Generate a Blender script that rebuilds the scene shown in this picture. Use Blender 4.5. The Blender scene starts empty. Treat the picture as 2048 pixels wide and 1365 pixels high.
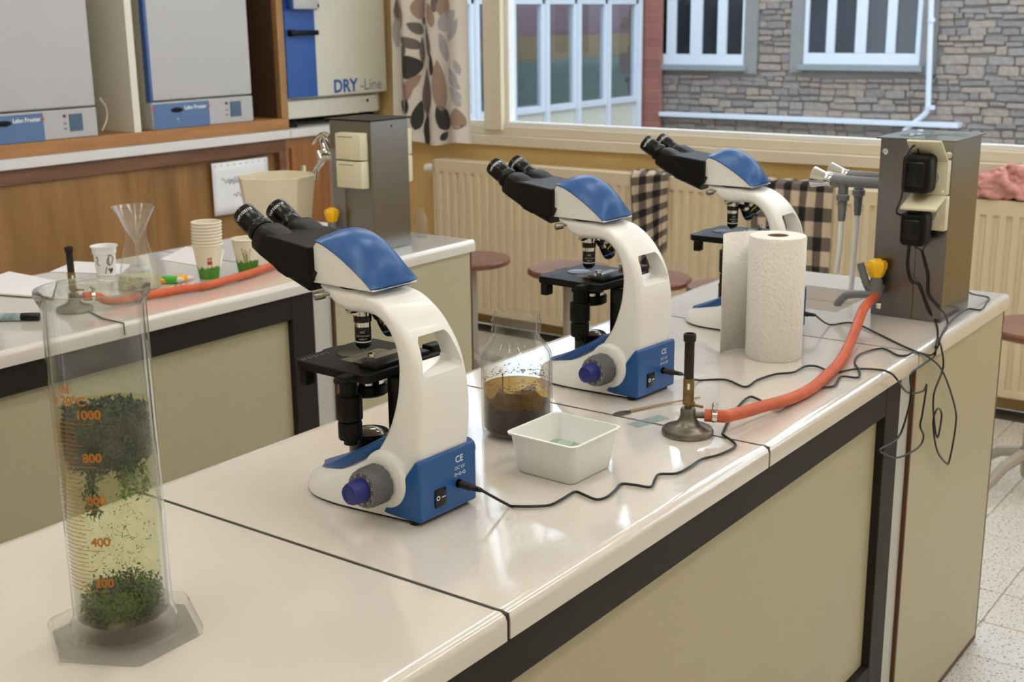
import bpy, bmesh, math, random
from mathutils import Vector, Matrix
random.seed(7)
R = math.radians
sin, cos, pi = math.sin, math.cos, math.pi
scene = bpy.context.scene
COL = scene.collection
BT = 0.92            # bench top height

# ------------------------------------------------------------------ camera
FPX = 2505.27
YAW, PITCH, ROLL = 0.6364, 0.2535, -0.0121
CAM = Vector((-1.0584, -0.79555, 1.5876))
_f = Vector((cos(YAW)*cos(PITCH), sin(YAW)*cos(PITCH), -sin(PITCH)))
_r = Vector((sin(YAW), -cos(YAW), 0.0)); _u = _r.cross(_f)
RIGHT = _r*cos(ROLL) + _u*sin(ROLL); UP = -_r*sin(ROLL) + _u*cos(ROLL); FWD = _f
cam_data = bpy.data.cameras.new('camera'); cam = bpy.data.objects.new('camera', cam_data); COL.objects.link(cam)
m = Matrix.Identity(4)
for i in range(3):
    m[i][0] = RIGHT[i]; m[i][1] = UP[i]; m[i][2] = -FWD[i]; m[i][3] = CAM[i]
cam.matrix_world = m
cam_data.sensor_width = 36.0; cam_data.lens = FPX/2048*36.0
cam_data.clip_start = 0.05; cam_data.clip_end = 200
cam_data.dof.use_dof = True; cam_data.dof.focus_distance = 1.78; cam_data.dof.aperture_fstop = 10.0
scene.camera = cam

# ------------------------------------------------------------------ world, exposure
w = bpy.data.worlds.new('world'); scene.world = w; w.use_nodes = True
bg = w.node_tree.nodes['Background']
bg.inputs[0].default_value = (0.80, 0.90, 1.0, 1); bg.inputs[1].default_value = 3.6
vs = scene.view_settings
vs.view_transform = 'Standard'; vs.look = 'None'; vs.gamma = 1.0; vs.use_curve_mapping = False
vs.exposure = 0.0
LAMP_STRENGTH = 2.75
LAMP_COL = (1.0, 0.965, 0.91)

# ------------------------------------------------------------------ pixel -> point on a known plane
def ray(x, y):
    return RIGHT*((x-1024)/FPX) + UP*(-(y-682.5)/FPX) + FWD
def onz(x, y, z=BT):
    d = ray(x, y); return CAM + d*((z-CAM.z)/d.z)
def onx(x, y, X):
    d = ray(x, y); return CAM + d*((X-CAM.x)/d.x)
def ony(x, y, Y):
    d = ray(x, y); return CAM + d*((Y-CAM.y)/d.y)

# ------------------------------------------------------------------ materials
MATS = {}
def mat(name, col, rough=0.5, metal=0.0, spec=0.5, var=0.0, vscale=20.0, bump=0.0, bscale=60.0, coat=0.0, trans=0.0, ior=1.45, emit=None, estr=0.0, stretch=None, col2=None, alpha=1.0, sss=0.0):
    if name in MATS: return MATS[name]
    M = bpy.data.materials.new(name); M.use_nodes = True; MATS[name] = M
    nt = M.node_tree; b = nt.nodes['Principled BSDF']
    c = (*col, 1)
    b.inputs['Base Color'].default_value = c; b.inputs['Roughness'].default_value = rough
    b.inputs['Metallic'].default_value = metal; b.inputs['Specular IOR Level'].default_value = spec
    b.inputs['Coat Weight'].default_value = coat; b.inputs['Transmission Weight'].default_value = trans
    b.inputs['IOR'].default_value = ior; b.inputs['Alpha'].default_value = alpha
    b.inputs['Coat Roughness'].default_value = 0.06
    if sss: b.inputs['Subsurface Weight'].default_value = sss; b.inputs['Subsurface Radius'].default_value = (.02, .02, .02)
    if emit:
        b.inputs['Emission Color'].default_value = (*emit, 1); b.inputs['Emission Strength'].default_value = estr
    if var or col2 or bump:
        tc = nt.nodes.new('ShaderNodeTexCoord'); mp = nt.nodes.new('ShaderNodeMapping')
        nt.links.new(tc.outputs['Object'], mp.inputs['Vector'])
        if stretch: mp.inputs['Scale'].default_value = stretch
    if var or col2:
        n = nt.nodes.new('ShaderNodeTexNoise'); n.inputs['Scale'].default_value = vscale; n.inputs['Detail'].default_value = 5
        nt.links.new(mp.outputs[0], n.inputs['Vector'])
        cr = nt.nodes.new('ShaderNodeValToRGB'); nt.links.new(n.outputs['Fac'], cr.inputs[0])
        c2 = col2 if col2 else tuple(min(1, x*(1-var)) for x in col); c1 = col if col2 else tuple(min(1, x*(1+var)) for x in col)
        cr.color_ramp.elements[0].position = .32; cr.color_ramp.elements[1].position = .68
        cr.color_ramp.elements[0].color = (*c2, 1); cr.color_ramp.elements[1].color = (*c1, 1)
        nt.links.new(cr.outputs[0], b.inputs['Base Color'])
    if bump:
        n2 = nt.nodes.new('ShaderNodeTexNoise'); n2.inputs['Scale'].default_value = bscale; n2.inputs['Detail'].default_value = 3
        nt.links.new(mp.outputs[0], n2.inputs['Vector'])
        bp = nt.nodes.new('ShaderNodeBump'); bp.inputs['Strength'].default_value = bump; bp.inputs['Distance'].default_value = .01
        nt.links.new(n2.outputs['Fac'], bp.inputs['Height']); nt.links.new(bp.outputs[0], b.inputs['Normal'])
    return M
def srgb(r, g, b):
    f = lambda v: ((v/255+.055)/1.055)**2.4 if v > 10 else v/255/12.92
    return (f(r), f(g), f(b))

def thin_glass(name, tint=(.95, .98, .97), gl=0.6, body=0.0, bodycol=(.9, .9, .9)):
    """clear thin sheet: transparent, mirror reflection by Fresnel, optional milky film"""
    if name in MATS: return MATS[name]
    M = bpy.data.materials.new(name); M.use_nodes = True; MATS[name] = M
    nt = M.node_tree; nt.nodes.clear()
    out = nt.nodes.new('ShaderNodeOutputMaterial'); tr = nt.nodes.new('ShaderNodeBsdfTransparent'); gs = nt.nodes.new('ShaderNodeBsdfGlossy')
    lw = nt.nodes.new('ShaderNodeLayerWeight'); lw.inputs[0].default_value = .5; mx = nt.nodes.new('ShaderNodeMixShader')
    pw = nt.nodes.new('ShaderNodeMath'); pw.operation = 'POWER'; pw.inputs[1].default_value = 5.0; nt.links.new(lw.outputs['Facing'], pw.inputs[0])
    fr = nt.nodes.new('ShaderNodeMath'); fr.operation = 'MULTIPLY_ADD'; fr.inputs[1].default_value = .75*gl; fr.inputs[2].default_value = .03*min(gl, 1); nt.links.new(pw.outputs[0], fr.inputs[0])
    tr.inputs[0].default_value = (*tint, 1); gs.inputs['Roughness'].default_value = .03
    mm = nt.nodes.new('ShaderNodeMath'); mm.operation = 'MULTIPLY'; mm.inputs[1].default_value = 1.0
    nt.links.new(fr.outputs[0], mm.inputs[0]); nt.links.new(mm.outputs[0], mx.inputs[0])
    nt.links.new(tr.outputs[0], mx.inputs[1]); nt.links.new(gs.outputs[0], mx.inputs[2])
    last = mx
    if body:
        df = nt.nodes.new('ShaderNodeBsdfDiffuse'); df.inputs[0].default_value = (*bodycol, 1)
        m2 = nt.nodes.new('ShaderNodeMixShader'); m2.inputs[0].default_value = body
        nt.links.new(mx.outputs[0], m2.inputs[1]); nt.links.new(df.outputs[0], m2.inputs[2]); last = m2
    nt.links.new(last.outputs[0], out.inputs[0])
    return M

# ------------------------------------------------------------------ mesh builder
class MB:
    def __init__(s): s.v = []; s.f = []
    def add(s, vs, fs, M=None):
        o = len(s.v)
        for p in vs:
            p = Vector(p); s.v.append(M @ p if M else p)
        s.f += [tuple(i+o for i in f) for f in fs]; return s
    def box(s, c, d, M=None):
        x, y, z = c; a, b, h = d[0]/2, d[1]/2, d[2]/2
        vs = [(x+i*a, y+j*b, z+k*h) for i in (-1, 1) for j in (-1, 1) for k in (-1, 1)]
        return s.add(vs, [(0,1,3,2), (4,6,7,5), (0,4,5,1), (2,3,7,6), (0,2,6,4), (1,5,7,3)], M)
    def mm(s, x0, x1, y0, y1, z0, z1, M=None):
        return s.box(((x0+x1)/2, (y0+y1)/2, (z0+z1)/2), (x1-x0, y1-y0, z1-z0), M)
    def rbox(s, c, d, r=.003, seg=2, M=None):
        bm = bmesh.new(); bmesh.ops.create_cube(bm, size=1)
        for v in bm.verts: v.co = Vector((v.co.x*d[0], v.co.y*d[1], v.co.z*d[2])) + Vector(c)
        bmesh.ops.bevel(bm, geom=bm.edges[:], offset=min(r, min(d)*.49), segments=seg, affect='EDGES', profile=.5)
        bm.verts.index_update(); s.add([v.co.copy() for v in bm.verts], [tuple(v.index for v in f.verts) for f in bm.faces], M); bm.free(); return s
    def rmm(s, x0, x1, y0, y1, z0, z1, r=.003, seg=2, M=None):
        return s.rbox(((x0+x1)/2, (y0+y1)/2, (z0+z1)/2), (abs(x1-x0), abs(y1-y0), abs(z1-z0)), r, seg, M)
    def lathe(s, prof, seg=32, M=None, cap=True):
        """prof: (r, z) list from bottom to top; r=0 ends become poles"""
        vs = []; fs = []; rings = []
        for r, z in prof:
            if r < 1e-6: rings.append([len(vs)]); vs.append((0, 0, z))
            else:
                rings.append(list(range(len(vs), len(vs)+seg)))
                vs += [(r*cos(2*pi*k/seg), r*sin(2*pi*k/seg), z) for k in range(seg)]
        for a, b in zip(rings, rings[1:]):
            if len(a) == 1 and len(b) == 1: continue
            for k in range(seg):
                k2 = (k+1) % seg
                if len(a) == 1: fs.append((a[0], b[k2], b[k]))
                elif len(b) == 1: fs.append((a[k], a[k2], b[0]))
                else: fs.append((a[k], a[k2], b[k2], b[k]))
        if cap:
            if len(rings[0]) > 1: fs.append(tuple(reversed(rings[0])))
            if len(rings[-1]) > 1: fs.append(tuple(rings[-1]))
        return s.add(vs, fs, M)
    def cyl(s, p0, p1, r0, r1=None, seg=16):
        p0, p1 = Vector(p0), Vector(p1); r1 = r0 if r1 is None else r1
        return s.lathe([(r0, 0), (r1, (p1-p0).length)], seg, frame(p0, p1-p0))
    def tube(s, pts, r, seg=8, closed=False):
        pts = [Vector(p) for p in pts]; n = len(pts); vs = []; fs = []
        t0 = (pts[1]-pts[0]).normalized(); a = Vector((0, 0, 1)) if abs(t0.z) < .9 else Vector((1, 0, 0))
        nrm = t0.cross(a).normalized()
        for i, p in enumerate(pts):
            t = (pts[min(i+1, n-1)]-pts[max(i-1, 0)])
            if t.length < 1e-9: t = t0
            t.normalize(); nrm = (nrm - t*nrm.dot(t)).normalized(); bn = t.cross(nrm)
            rr = r[i] if isinstance(r, (list, tuple)) else r
            vs += [p + (nrm*cos(2*pi*k/seg)+bn*sin(2*pi*k/seg))*rr for k in range(seg)]
        for i in range(n-1):
            for k in range(seg): fs.append((i*seg+k, i*seg+(k+1) % seg, (i+1)*seg+(k+1) % seg, (i+1)*seg+k))
        fs.append(tuple(reversed(range(seg)))); fs.append(tuple(range((n-1)*seg, n*seg)))
        return s.add(vs, fs)
    def prism(s, poly, h0, h1, M=None):
        """poly in local xy, extruded z h0..h1"""
        n = len(poly); vs = [(x, y, h0) for x, y in poly]+[(x, y, h1) for x, y in poly]
        fs = [tuple(reversed(range(n))), tuple(range(n, 2*n))]+[(i, (i+1) % n, n+(i+1) % n, n+i) for i in range(n)]
        return s.add(vs, fs, M)
    def loft(s, secs, cap=True, closed=True, M=None):
        n = len(secs[0]); vs = [p for q in secs for p in q]; fs = []
        for i in range(len(secs)-1):
            for k in range(n if closed else n-1):
                fs.append((i*n+k, i*n+(k+1) % n, (i+1)*n+(k+1) % n, (i+1)*n+k))
        if cap: fs.append(tuple(reversed(range(n)))); fs.append(tuple(range((len(secs)-1)*n, len(secs)*n)))
        return s.add(vs, fs, M)
    def text(s, body, size, M, font_bold=0.0, fn=None, align='CENTER'):
        cu = bpy.data.curves.new('t', 'FONT'); cu.body = body; cu.size = size; cu.align_x = align; cu.align_y = 'CENTER'; cu.offset = font_bold; cu.resolution_u = 3
        ob = bpy.data.objects.new('t', cu); COL.objects.link(ob)
        dg = bpy.context.evaluated_depsgraph_get(); me = ob.evaluated_get(dg).to_mesh()
        vs = [v.co.copy() for v in me.vertices]; fs = [tuple(p.vertices) for p in me.polygons]
        ob.evaluated_get(dg).to_mesh_clear(); bpy.data.objects.remove(ob); bpy.data.curves.remove(cu)
        if fn: vs = [fn(v) for v in vs]
        return s.add(vs, fs, M)
    def build(s, name, material, parent=None, ang=35, loc=None, rz=0, bevel=0, bseg=2):
        me = bpy.data.meshes.new(name); me.from_pydata([tuple(v) for v in s.v], [], s.f); me.validate()
        bm = bmesh.new(); bm.from_mesh(me); bmesh.ops.recalc_face_normals(bm, faces=bm.faces[:]); bm.to_mesh(me); bm.free()
        if ang: 
            me.polygons.foreach_set('use_smooth', [True]*len(me.polygons)); me.set_sharp_from_angle(angle=R(ang))
        for mm_ in (material if isinstance(material, (list, tuple)) else [material]): me.materials.append(mm_)
        o = bpy.data.objects.new(name, me); COL.objects.link(o)
        if parent: o.parent = parent
        if loc is not None: o.location = loc
        if rz: o.rotation_euler = (0, 0, rz)
        if bevel:
            b = o.modifiers.new('bevel', 'BEVEL'); b.width = bevel; b.segments = bseg; b.limit_method = 'ANGLE'; b.angle_limit = R(40); b.harden_normals = True
        return o
def frame(p, d, up=(0, 0, 1)):
    """matrix with local z along d at p"""
    z = Vector(d).normalized(); a = Vector(up)
    if abs(z.dot(a)) > .98: a = Vector((0, 1, 0))
    x = a.cross(z).normalized(); y = z.cross(x)
    return Matrix(((x.x, y.x, z.x, p[0]), (x.y, y.y, z.y, p[1]), (x.z, y.z, z.z, p[2]), (0, 0, 0, 1)))
def axes(p, x, y):
    """matrix at p with local x, y along given directions"""
    x = Vector(x).normalized(); y = Vector(y).normalized(); z = x.cross(y)
    return Matrix(((x.x, y.x, z.x, p[0]), (x.y, y.y, z.y, p[1]), (x.z, y.z, z.z, p[2]), (0, 0, 0, 1)))
def T(x, y, z): return Matrix.Translation((x, y, z))
def crom(pts, k=6):
    """Catmull-Rom through points (tuples or Vectors)"""
    P = [Vector(p) for p in pts]; out = []
    for i in range(len(P)-1):
        a, b, c, d = P[max(i-1, 0)], P[i], P[i+1], P[min(i+2, len(P)-1)]
        for j in range(k):
            t = j/k; out.append(.5*((2*b)+(c-a)*t+(2*a-5*b+4*c-d)*t*t+(3*b-a-3*c+d)*t**3))
    out.append(P[-1]); return out
def rrect(hx, hy, r, n=4):
    pts = []
    r = min(r, hx*.99, hy*.99)
    for cx, cy, a0 in ((hx-r, hy-r, 0), (-hx+r, hy-r, 90), (-hx+r, -hy+r, 180), (hx-r, -hy+r, 270)):
        for k in range(n+1):
            a = R(a0+90*k/n); pts.append((cx+r*cos(a), cy+r*sin(a)))
    return pts
def tag(o, label, cat, group=None, kind=None):
    o['label'] = label; o['category'] = cat
    if group: o['group'] = group
    if kind: o['kind'] = kind
    return o
def thing(name, label, cat, loc=(0, 0, 0), rz=0, group=None):
    o = bpy.data.objects.new(name, None); COL.objects.link(o); o.empty_display_size = .05
    o.location = loc; o.rotation_euler = (0, 0, rz)
    return tag(o, label, cat, group)
def struct(o): o['kind'] = 'structure'; return o
def copy_tree(o, parent=None):
    c = o.copy(); COL.objects.link(c); c.parent = parent
    for ch in [k for k in o.children]: copy_tree(ch, c)
    return c
def sempty(name, loc=(0, 0, 0)):
    o = bpy.data.objects.new(name, None); COL.objects.link(o); o.location = loc; o['kind'] = 'structure'; return o

def solid_glass(name, tint=(.96, .98, .97), refr=.3, ior=1.25, gl=1.4, film=0.0, filmcol=(.8, .8, .78)):
    """blown glass: mostly clear, partly refracting, with Fresnel mirror and an optional cloudy film"""
    if name in MATS: return MATS[name]
    M = thin_glass(name, tint, gl); nt = M.node_tree
    out = [n for n in nt.nodes if n.type == 'OUTPUT_MATERIAL'][0]; last = out.inputs[0].links[0].from_socket
    g = nt.nodes.new('ShaderNodeBsdfRefraction'); g.inputs['Color'].default_value = (*tint, 1); g.inputs['IOR'].default_value = ior; g.inputs['Roughness'].default_value = 0
    m_ = nt.nodes.new('ShaderNodeMixShader'); m_.inputs[0].default_value = refr
    nt.links.new(last, m_.inputs[1]); nt.links.new(g.outputs[0], m_.inputs[2]); last = m_.outputs[0]
    if film:
        df = nt.nodes.new('ShaderNodeBsdfDiffuse'); df.inputs[0].default_value = (*filmcol, 1)
        tc = nt.nodes.new('ShaderNodeTexCoord'); nz = nt.nodes.new('ShaderNodeTexNoise'); nz.inputs['Scale'].default_value = 14; nz.inputs['Detail'].default_value = 7
        nt.links.new(tc.outputs['Object'], nz.inputs['Vector'])
        mr = nt.nodes.new('ShaderNodeMapRange'); mr.inputs[1].default_value = .45; mr.inputs[2].default_value = .75; mr.inputs[3].default_value = 0; mr.inputs[4].default_value = film
        nt.links.new(nz.outputs['Fac'], mr.inputs[0])
        m3 = nt.nodes.new('ShaderNodeMixShader'); nt.links.new(mr.outputs[0], m3.inputs[0]); nt.links.new(last, m3.inputs[1]); nt.links.new(df.outputs[0], m3.inputs[2]); last = m3.outputs[0]
    nt.links.new(last, out.inputs[0]); return M

# ------------------------------------------------------------------ shared materials
M_glaze = mat('glazed_white_top', srgb(222, 215, 206), .12, var=.02, vscale=3, bump=.05, bscale=38, coat=.8)
M_joint = mat('dark_joint', srgb(60, 54, 48), .7)
M_frame = mat('dark_brown_steel', srgb(37, 33, 29), .55, spec=.3)
M_beige = mat('beige_laminate', srgb(182, 173, 142), .45, var=.03, vscale=200)
M_brownedge = mat('brown_edge', srgb(92, 56, 38), .5)
M_greyside = mat('grey_white_side', srgb(196, 194, 188), .5)
M_steel = mat('brushed_steel', srgb(128, 125, 120), .28, metal=1, var=.06, vscale=30, stretch=(1, 1, 40))
M_chrome = mat('chrome', srgb(225, 225, 222), .1, metal=1)
M_nickel = mat('worn_nickel', srgb(150, 146, 135), .3, metal=1, var=.15, vscale=60)
M_white = mat('white_plastic', srgb(244, 243, 240), .32, coat=.2)
M_blue = mat('blue_plastic', srgb(26, 82, 146), .34)
M_navy = mat('navy_knob', srgb(34, 38, 118), .45)
M_grey = mat('grey_knob', srgb(92, 94, 96), .5)
M_black = mat('satin_black', srgb(17, 16, 15), .45, spec=.2)
M_gblack = mat('gloss_black', srgb(12, 12, 13), .25, spec=.35)
M_rubber = mat('black_rubber', srgb(22, 22, 22), .6)
M_ink = mat('white_print', srgb(235, 235, 232), .5)
M_cord = mat('black_cord', srgb(20, 20, 21), .35)
M_cream = mat('cream_plastic', srgb(222, 216, 186), .4)
M_orange = mat('orange_rubber', srgb(190, 88, 50), .5, var=.12, vscale=30)
M_yellow = mat('yellow_plastic', srgb(245, 190, 10), .35)
M_gplast = mat('grey_plastic', srgb(112, 114, 118), .45)
M_wood = mat('honey_wood', srgb(156, 116, 68), .42, col2=srgb(120, 84, 46), vscale=2.2, stretch=(4, 4, .55))
M_woodtrim = mat('wood_trim', srgb(174, 124, 74), .42, col2=srgb(148, 102, 58), vscale=5, stretch=(.6, 6, 6))
M_wooddark = mat('dark_wood', srgb(120, 82, 56), .5, col2=srgb(98, 64, 42), vscale=5, stretch=(.6, 6, 6))
M_glass = solid_glass('clear_glass', (.975, .985, .978), .0, 1.10, 1.6, film=.06, filmcol=(.75, .76, .74))
M_paper = mat('paper', srgb(236, 235, 238), .8)
# ================================================================== THE ROOM
XW = 4.10            # window wall inner face
YL = 4.40            # left wall
X0, Y0, ZC = -2.6, -2.6, 3.5
M_ochre = mat('ochre_paint', srgb(230, 198, 134), .6, var=.05, vscale=4)
M_ceil = mat('ceiling_paint', srgb(238, 236, 230), .8)
M_wallw = mat('pale_wall', srgb(228, 220, 200), .7)
M_winframe = mat('cream_window_paint', srgb(222, 212, 190), .45)
# floor: speckled tiles, 0.2 m grid with recessed joints
def speckle_mat():
    M = mat('speckled_tile', srgb(205, 200, 190), .35)
    nt = M.node_tree; b = nt.nodes['Principled BSDF']
    tc = nt.nodes.new('ShaderNodeTexCoord'); geo = nt.nodes.new('ShaderNodeNewGeometry')
    vo = nt.nodes.new('ShaderNodeTexVoronoi'); vo.inputs['Scale'].default_value = 120
    n = nt.nodes.new('ShaderNodeTexNoise'); n.inputs['Scale'].default_value = 110; n.inputs['Detail'].default_value = 2
    nt.links.new(geo.outputs['Position'], vo.inputs['Vector']); nt.links.new(geo.outputs['Position'], n.inputs['Vector'])
    r1 = nt.nodes.new('ShaderNodeValToRGB'); r1.color_ramp.elements[0].position = .14; r1.color_ramp.elements[1].position = .22
    r1.color_ramp.elements[0].color = (*srgb(120, 106, 92), 1); r1.color_ramp.elements[1].color = (*srgb(216, 211, 202), 1)
    nt.links.new(vo.outputs['Distance'], r1.inputs[0])
    r2 = nt.nodes.new('ShaderNodeValToRGB'); r2.color_ramp.elements[0].position = .34; r2.color_ramp.elements[1].position = .40
    r2.color_ramp.elements[0].color = (*srgb(150, 136, 120), 1); r2.color_ramp.elements[1].color = (1, 1, 1, 1)
    nt.links.new(n.outputs['Fac'], r2.inputs[0])
    mx = nt.nodes.new('ShaderNodeMixRGB'); mx.blend_type = 'MULTIPLY'; mx.inputs[0].default_value = 1
    nt.links.new(r1.outputs[0], mx.inputs[1]); nt.links.new(r2.outputs[0], mx.inputs[2]); nt.links.new(mx.outputs[0], b.inputs['Base Color'])
    return M
M_tile = speckle_mat()
fl = MB().mm(X0, XW, Y0, YL, -.06, -.004).build('floor', mat('tile_joint', srgb(96, 88, 78), .8), ang=0); struct(fl)
tb = MB().rmm(-.099, .099, -.099, .099, -.006, 0, .0015, 1); t0 = None
rest = MB()
for i in range(int((XW-X0)/.2)):
    for j in range(int((YL-Y0)/.2)):
        cx, cy = X0+.15+i*.2, -2.48+j*.2 + .0
        cx = 2.0+.05 + (i-23)*.2; cy = .12+(j-13)*.2
        if not (X0 < cx-.1 and cx+.1 < XW and Y0 < cy-.1 and cy+.1 < YL): continue
        if 1.9 < cx < XW and -.7 < cy < 1.4:
            if t0 is None: t0 = tb.build('floor_tile', M_tile, fl, loc=(cx, cy, 0))
            else:
                t = t0.copy(); COL.objects.link(t); t.location = (cx, cy, 0)
        else: rest.mm(cx-.099, cx+.099, cy-.099, cy+.099, -.006, 0)
o = rest.build('floor_tiles_rest', M_tile, fl, ang=0); o['kind'] = 'stuff'
struct(MB().mm(X0-.1, XW+.3, Y0-.1, YL+.1, ZC, ZC+.1).build('ceiling', M_ceil, ang=0))
struct(MB().mm(X0-.1, XW+.3, YL, YL+.1, 0, ZC).build('wall_left', M_wallw, ang=0))
struct(MB().mm(X0-.1, XW+.3, Y0-.1, Y0, 0, ZC).build('wall_right', M_wallw, ang=0))
struct(MB().mm(X0-.1, X0, Y0, YL, 0, ZC).build('wall_back', M_wallw, ang=0))
# window wall: low ochre parapet, lintel, corner piece
WZ0, WZ1 = .965, 3.25
ww = MB().mm(XW, XW+.28, Y0, YL, 0, WZ0).mm(XW, XW+.28, Y0, YL, WZ1, ZC).mm(XW, XW+.28, 3.58, YL, WZ0, WZ1)
struct(ww.build('wall_window', M_ochre, ang=0))
# window frame
wn = sempty('window_1', (XW, 0, WZ0))
W = lambda: MB()
def wpart(mb, name, m_=M_winframe, bev=.004):
    o = mb.build(name, m_, wn, bevel=bev); o.location = (-XW, 0, -WZ0); return o
wpart(MB().mm(XW-.045, XW+.12, Y0, 3.58, .955, 1.005), 'sill_board')
wpart(MB().mm(XW-.012, XW+.09, Y0, 3.58, 1.005, 1.05), 'bottom_rail')
wpart(MB().mm(XW-.0, XW+.09, Y0, 3.58, 3.16, WZ1), 'top_rail')
for y, hw in ((3.10, .055), (-.55, .055), (3.545, .035)):
    wpart(MB().mm(XW-.03, XW+.09, y-hw, y+hw, 1.03, 3.18), 'mullion')
for (a, b) in ((-.495, 3.045), (3.155, 3.51), (Y0+.02, -.605)):
    s = MB()
    s.mm(XW+.01, XW+.06, a, b, 1.05, 1.072).mm(XW+.01, XW+.06, a, b, 3.12, 3.16).mm(XW+.01, XW+.06, a, a+.022, 1.072, 3.12).mm(XW+.01, XW+.06, b-.022, b, 1.072, 3.12)
    fr = wpart(s, 'sash', mat('white_sash', srgb(236, 234, 228), .4), .003)
    g = MB().mm(XW+.03, XW+.036, a+.02, b-.02, 1.07, 3.125).build('pane', thin_glass('window_pane', (.93, .96, .98), .7), wn, ang=0); g.location = (-XW, 0, -WZ0)
# ceiling lamps (real fluorescent fixtures above the benches)
for lx in (-1.0, 0.9, 2.8):
    for ly in (-1.3, .4, 2.1):
        L = thing('ceiling_lamp', 'long white fluorescent fixture on the ceiling', 'lamp', (lx, ly, ZC), 0, 'ceiling lamps')
        MB().rmm(-.64, .64, -.10, .10, -.05, 0, .006).build('housing', M_white, L)
        for dy in (-.05, .05):
            MB().cyl((-.6, dy, -.068), (.6, dy, -.068), .017, seg=12).build('tube', mat('lamp_tube', (1, 1, 1), .5, emit=LAMP_COL, estr=LAMP_STRENGTH*10), L)

# ================================================================== OUTSIDE
def od(r, g, b): return tuple(.66*v for v in srgb(r, g, b))     # outdoor colours scaled darker to offset the bright sky
XS = 12.0
YWG = onx(1290, 150, XS).y        # plane of the glazed wing
M_render = mat('plaster_surround', od(150, 146, 142), .9, var=.06, vscale=6)
M_wf = mat('white_window_paint', od(232, 236, 244), .5)
M_dark = mat('dark_room_glass', od(34, 38, 46), .12, spec=.7, var=.5, vscale=1.2)
struct(MB().mm(XW+.3, 16, -8, 12, -1.6, -1.5).build('courtyard_ground', mat('courtyard', od(120, 118, 112), .9), ang=0))
sb = thing('stone_building', 'rubble stone building with white windows seen outside', 'building', (XS, 4, -1.5))
def sp(mb, name, m_, bev=0, par=None):
    o = mb.build(name, m_, par or sb, bevel=bev, ang=30)
    if (par or sb) is sb: o.location = (-XS, -4, 1.5)
    return o
WIN = []
for (xa, xb) in ((1303, 1488), (1608, 1840)):
    p, q = onx(xa, 128, XS), onx(xb, 128, XS); WIN.append((q.y, p.y, (p.z+q.z)/2))
WT = 2.75
holes = [(a-.02, b+.02, z-.02) for a, b, z in WIN]
sp(MB().mm(XS+.03, XS+.3, -6, YWG+.2, -1.5, 5), 'wall_core', mat('mortar', od(150, 142, 134), .95))
stones_done = 0; big = MB(); st_m = [mat('stone_%d' % i, od(*c), .9, var=.22, vscale=9, bump=.5, bscale=30) for i, c in enumerate(((162, 147, 138), (172, 155, 142), (150, 137, 132), (176, 157, 140), (164, 150, 142)))]
rs = random.Random(3); z = -1.45; cells = []
while z < 2.6:
    h = rs.uniform(.05, .095); y = -1.0-rs.random()*.3
    while y < 7.0:
        wd = rs.choice((rs.uniform(.09, .18), rs.uniform(.16, .32))); cells.append((y, y+wd, z, z+h)); y += wd
    z += h
blocked = [(a-.16, b+.16, zz-.10, 9) for a, b, zz in WIN]
cubes = {}
def clipped(c):
    y0, y1, z0, z1 = c
    for a, b, lo, hi in blocked:
        if y0 < b and y1 > a and z1 > lo:
            if y0 < a < y1 and a-y0 > .07: y1 = a
            elif y0 < b < y1 and y1-b > .07: y0 = b
            else: return None
    return (y0, y1, z0, z1)
cells = [c for c in map(clipped, cells) if c]
ylo = onx(2060, 150, XS).y; zlo = .35
unit = MB().rbox((0, 0, 0), (1, 1, 1), .12, 1)
protos = []
for c in cells:
    y0, y1, z0, z1 = c; g = .006; dp = rs.uniform(.02, .05)
    if y1 > ylo and y0 < YWG and z1 > zlo and z0 < 1.75 and stones_done < 295:
        mi = rs.randrange(5)
        if len(protos) <= mi or protos[mi] is None:
            while len(protos) <= mi: protos.append(None)
            o = unit.build('stone', st_m[mi], sb, ang=0); protos[mi] = o
        else:
            o = protos[mi].copy(); COL.objects.link(o)
        hs_ = rs.uniform(.72, 1.12); o.location = (.03-dp/2, (y0+y1)/2-4, (z0+z1)/2+1.5+rs.uniform(-.012, .012)); o.scale = (dp, y1-y0-g*rs.uniform(.5, 3), (z1-z0)*hs_-g); o.rotation_euler = (rs.uniform(-.05, .05), 0, 0)
        stones_done += 1
    else: big.mm(XS+.03-dp, XS+.03, y0+g/2, y1-g/2, z0+g/2, z1-g/2)
o = sp(big, 'stones_rest', st_m[1]); o['kind'] = 'stuff'
for (a, b, z0), panes in zip(WIN, (((1305, 1336), (1354, 1383), (1406, 1437), (1455, 1487)), ((1619, 1655), (1672, 1713), (1735, 1775), (1794, 1835)))):
    sp(MB().mm(XS-.02, XS+.03, a-.16, a, z0-.1, WT+.2).mm(XS-.02, XS+.03, b, b+.16, z0-.1, WT+.2), 'window_surround', M_render)
    sp(MB().mm(XS-.09, XS+.03, a-.05, b+.05, z0-.07, z0-.01), 'window_ledge', mat('grey_ledge', od(150, 156, 156), .7), .006)
    xs = []
    for (pa, pb) in panes:
        xs.append((onx(pb, 60, XS).y, onx(pa, 60, XS).y))
    fr = MB(); zb = z0+.11
    fr.mm(XS-.03, XS+.02, a, b, z0-.01, zb); fr.mm(XS-.03, XS+.02, a, b, WT, WT+.12)
    ed = [a]+[v for pr in reversed(xs) for v in pr]+[b]
    for k in range(0, len(ed), 2):
        if ed[k+1]-ed[k] > .005: fr.mm(XS-.03, XS+.02, ed[k], ed[k+1], zb, WT)
    f = sp(fr, 'outer_window_frame', M_wf, .006)
    for (ya, yb) in xs:
        pn = MB().mm(XS+.0, XS+.012, ya-.01, yb+.01, zb-.01, WT+.01).build('window_pane', M_dark, f, ang=0)
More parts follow.
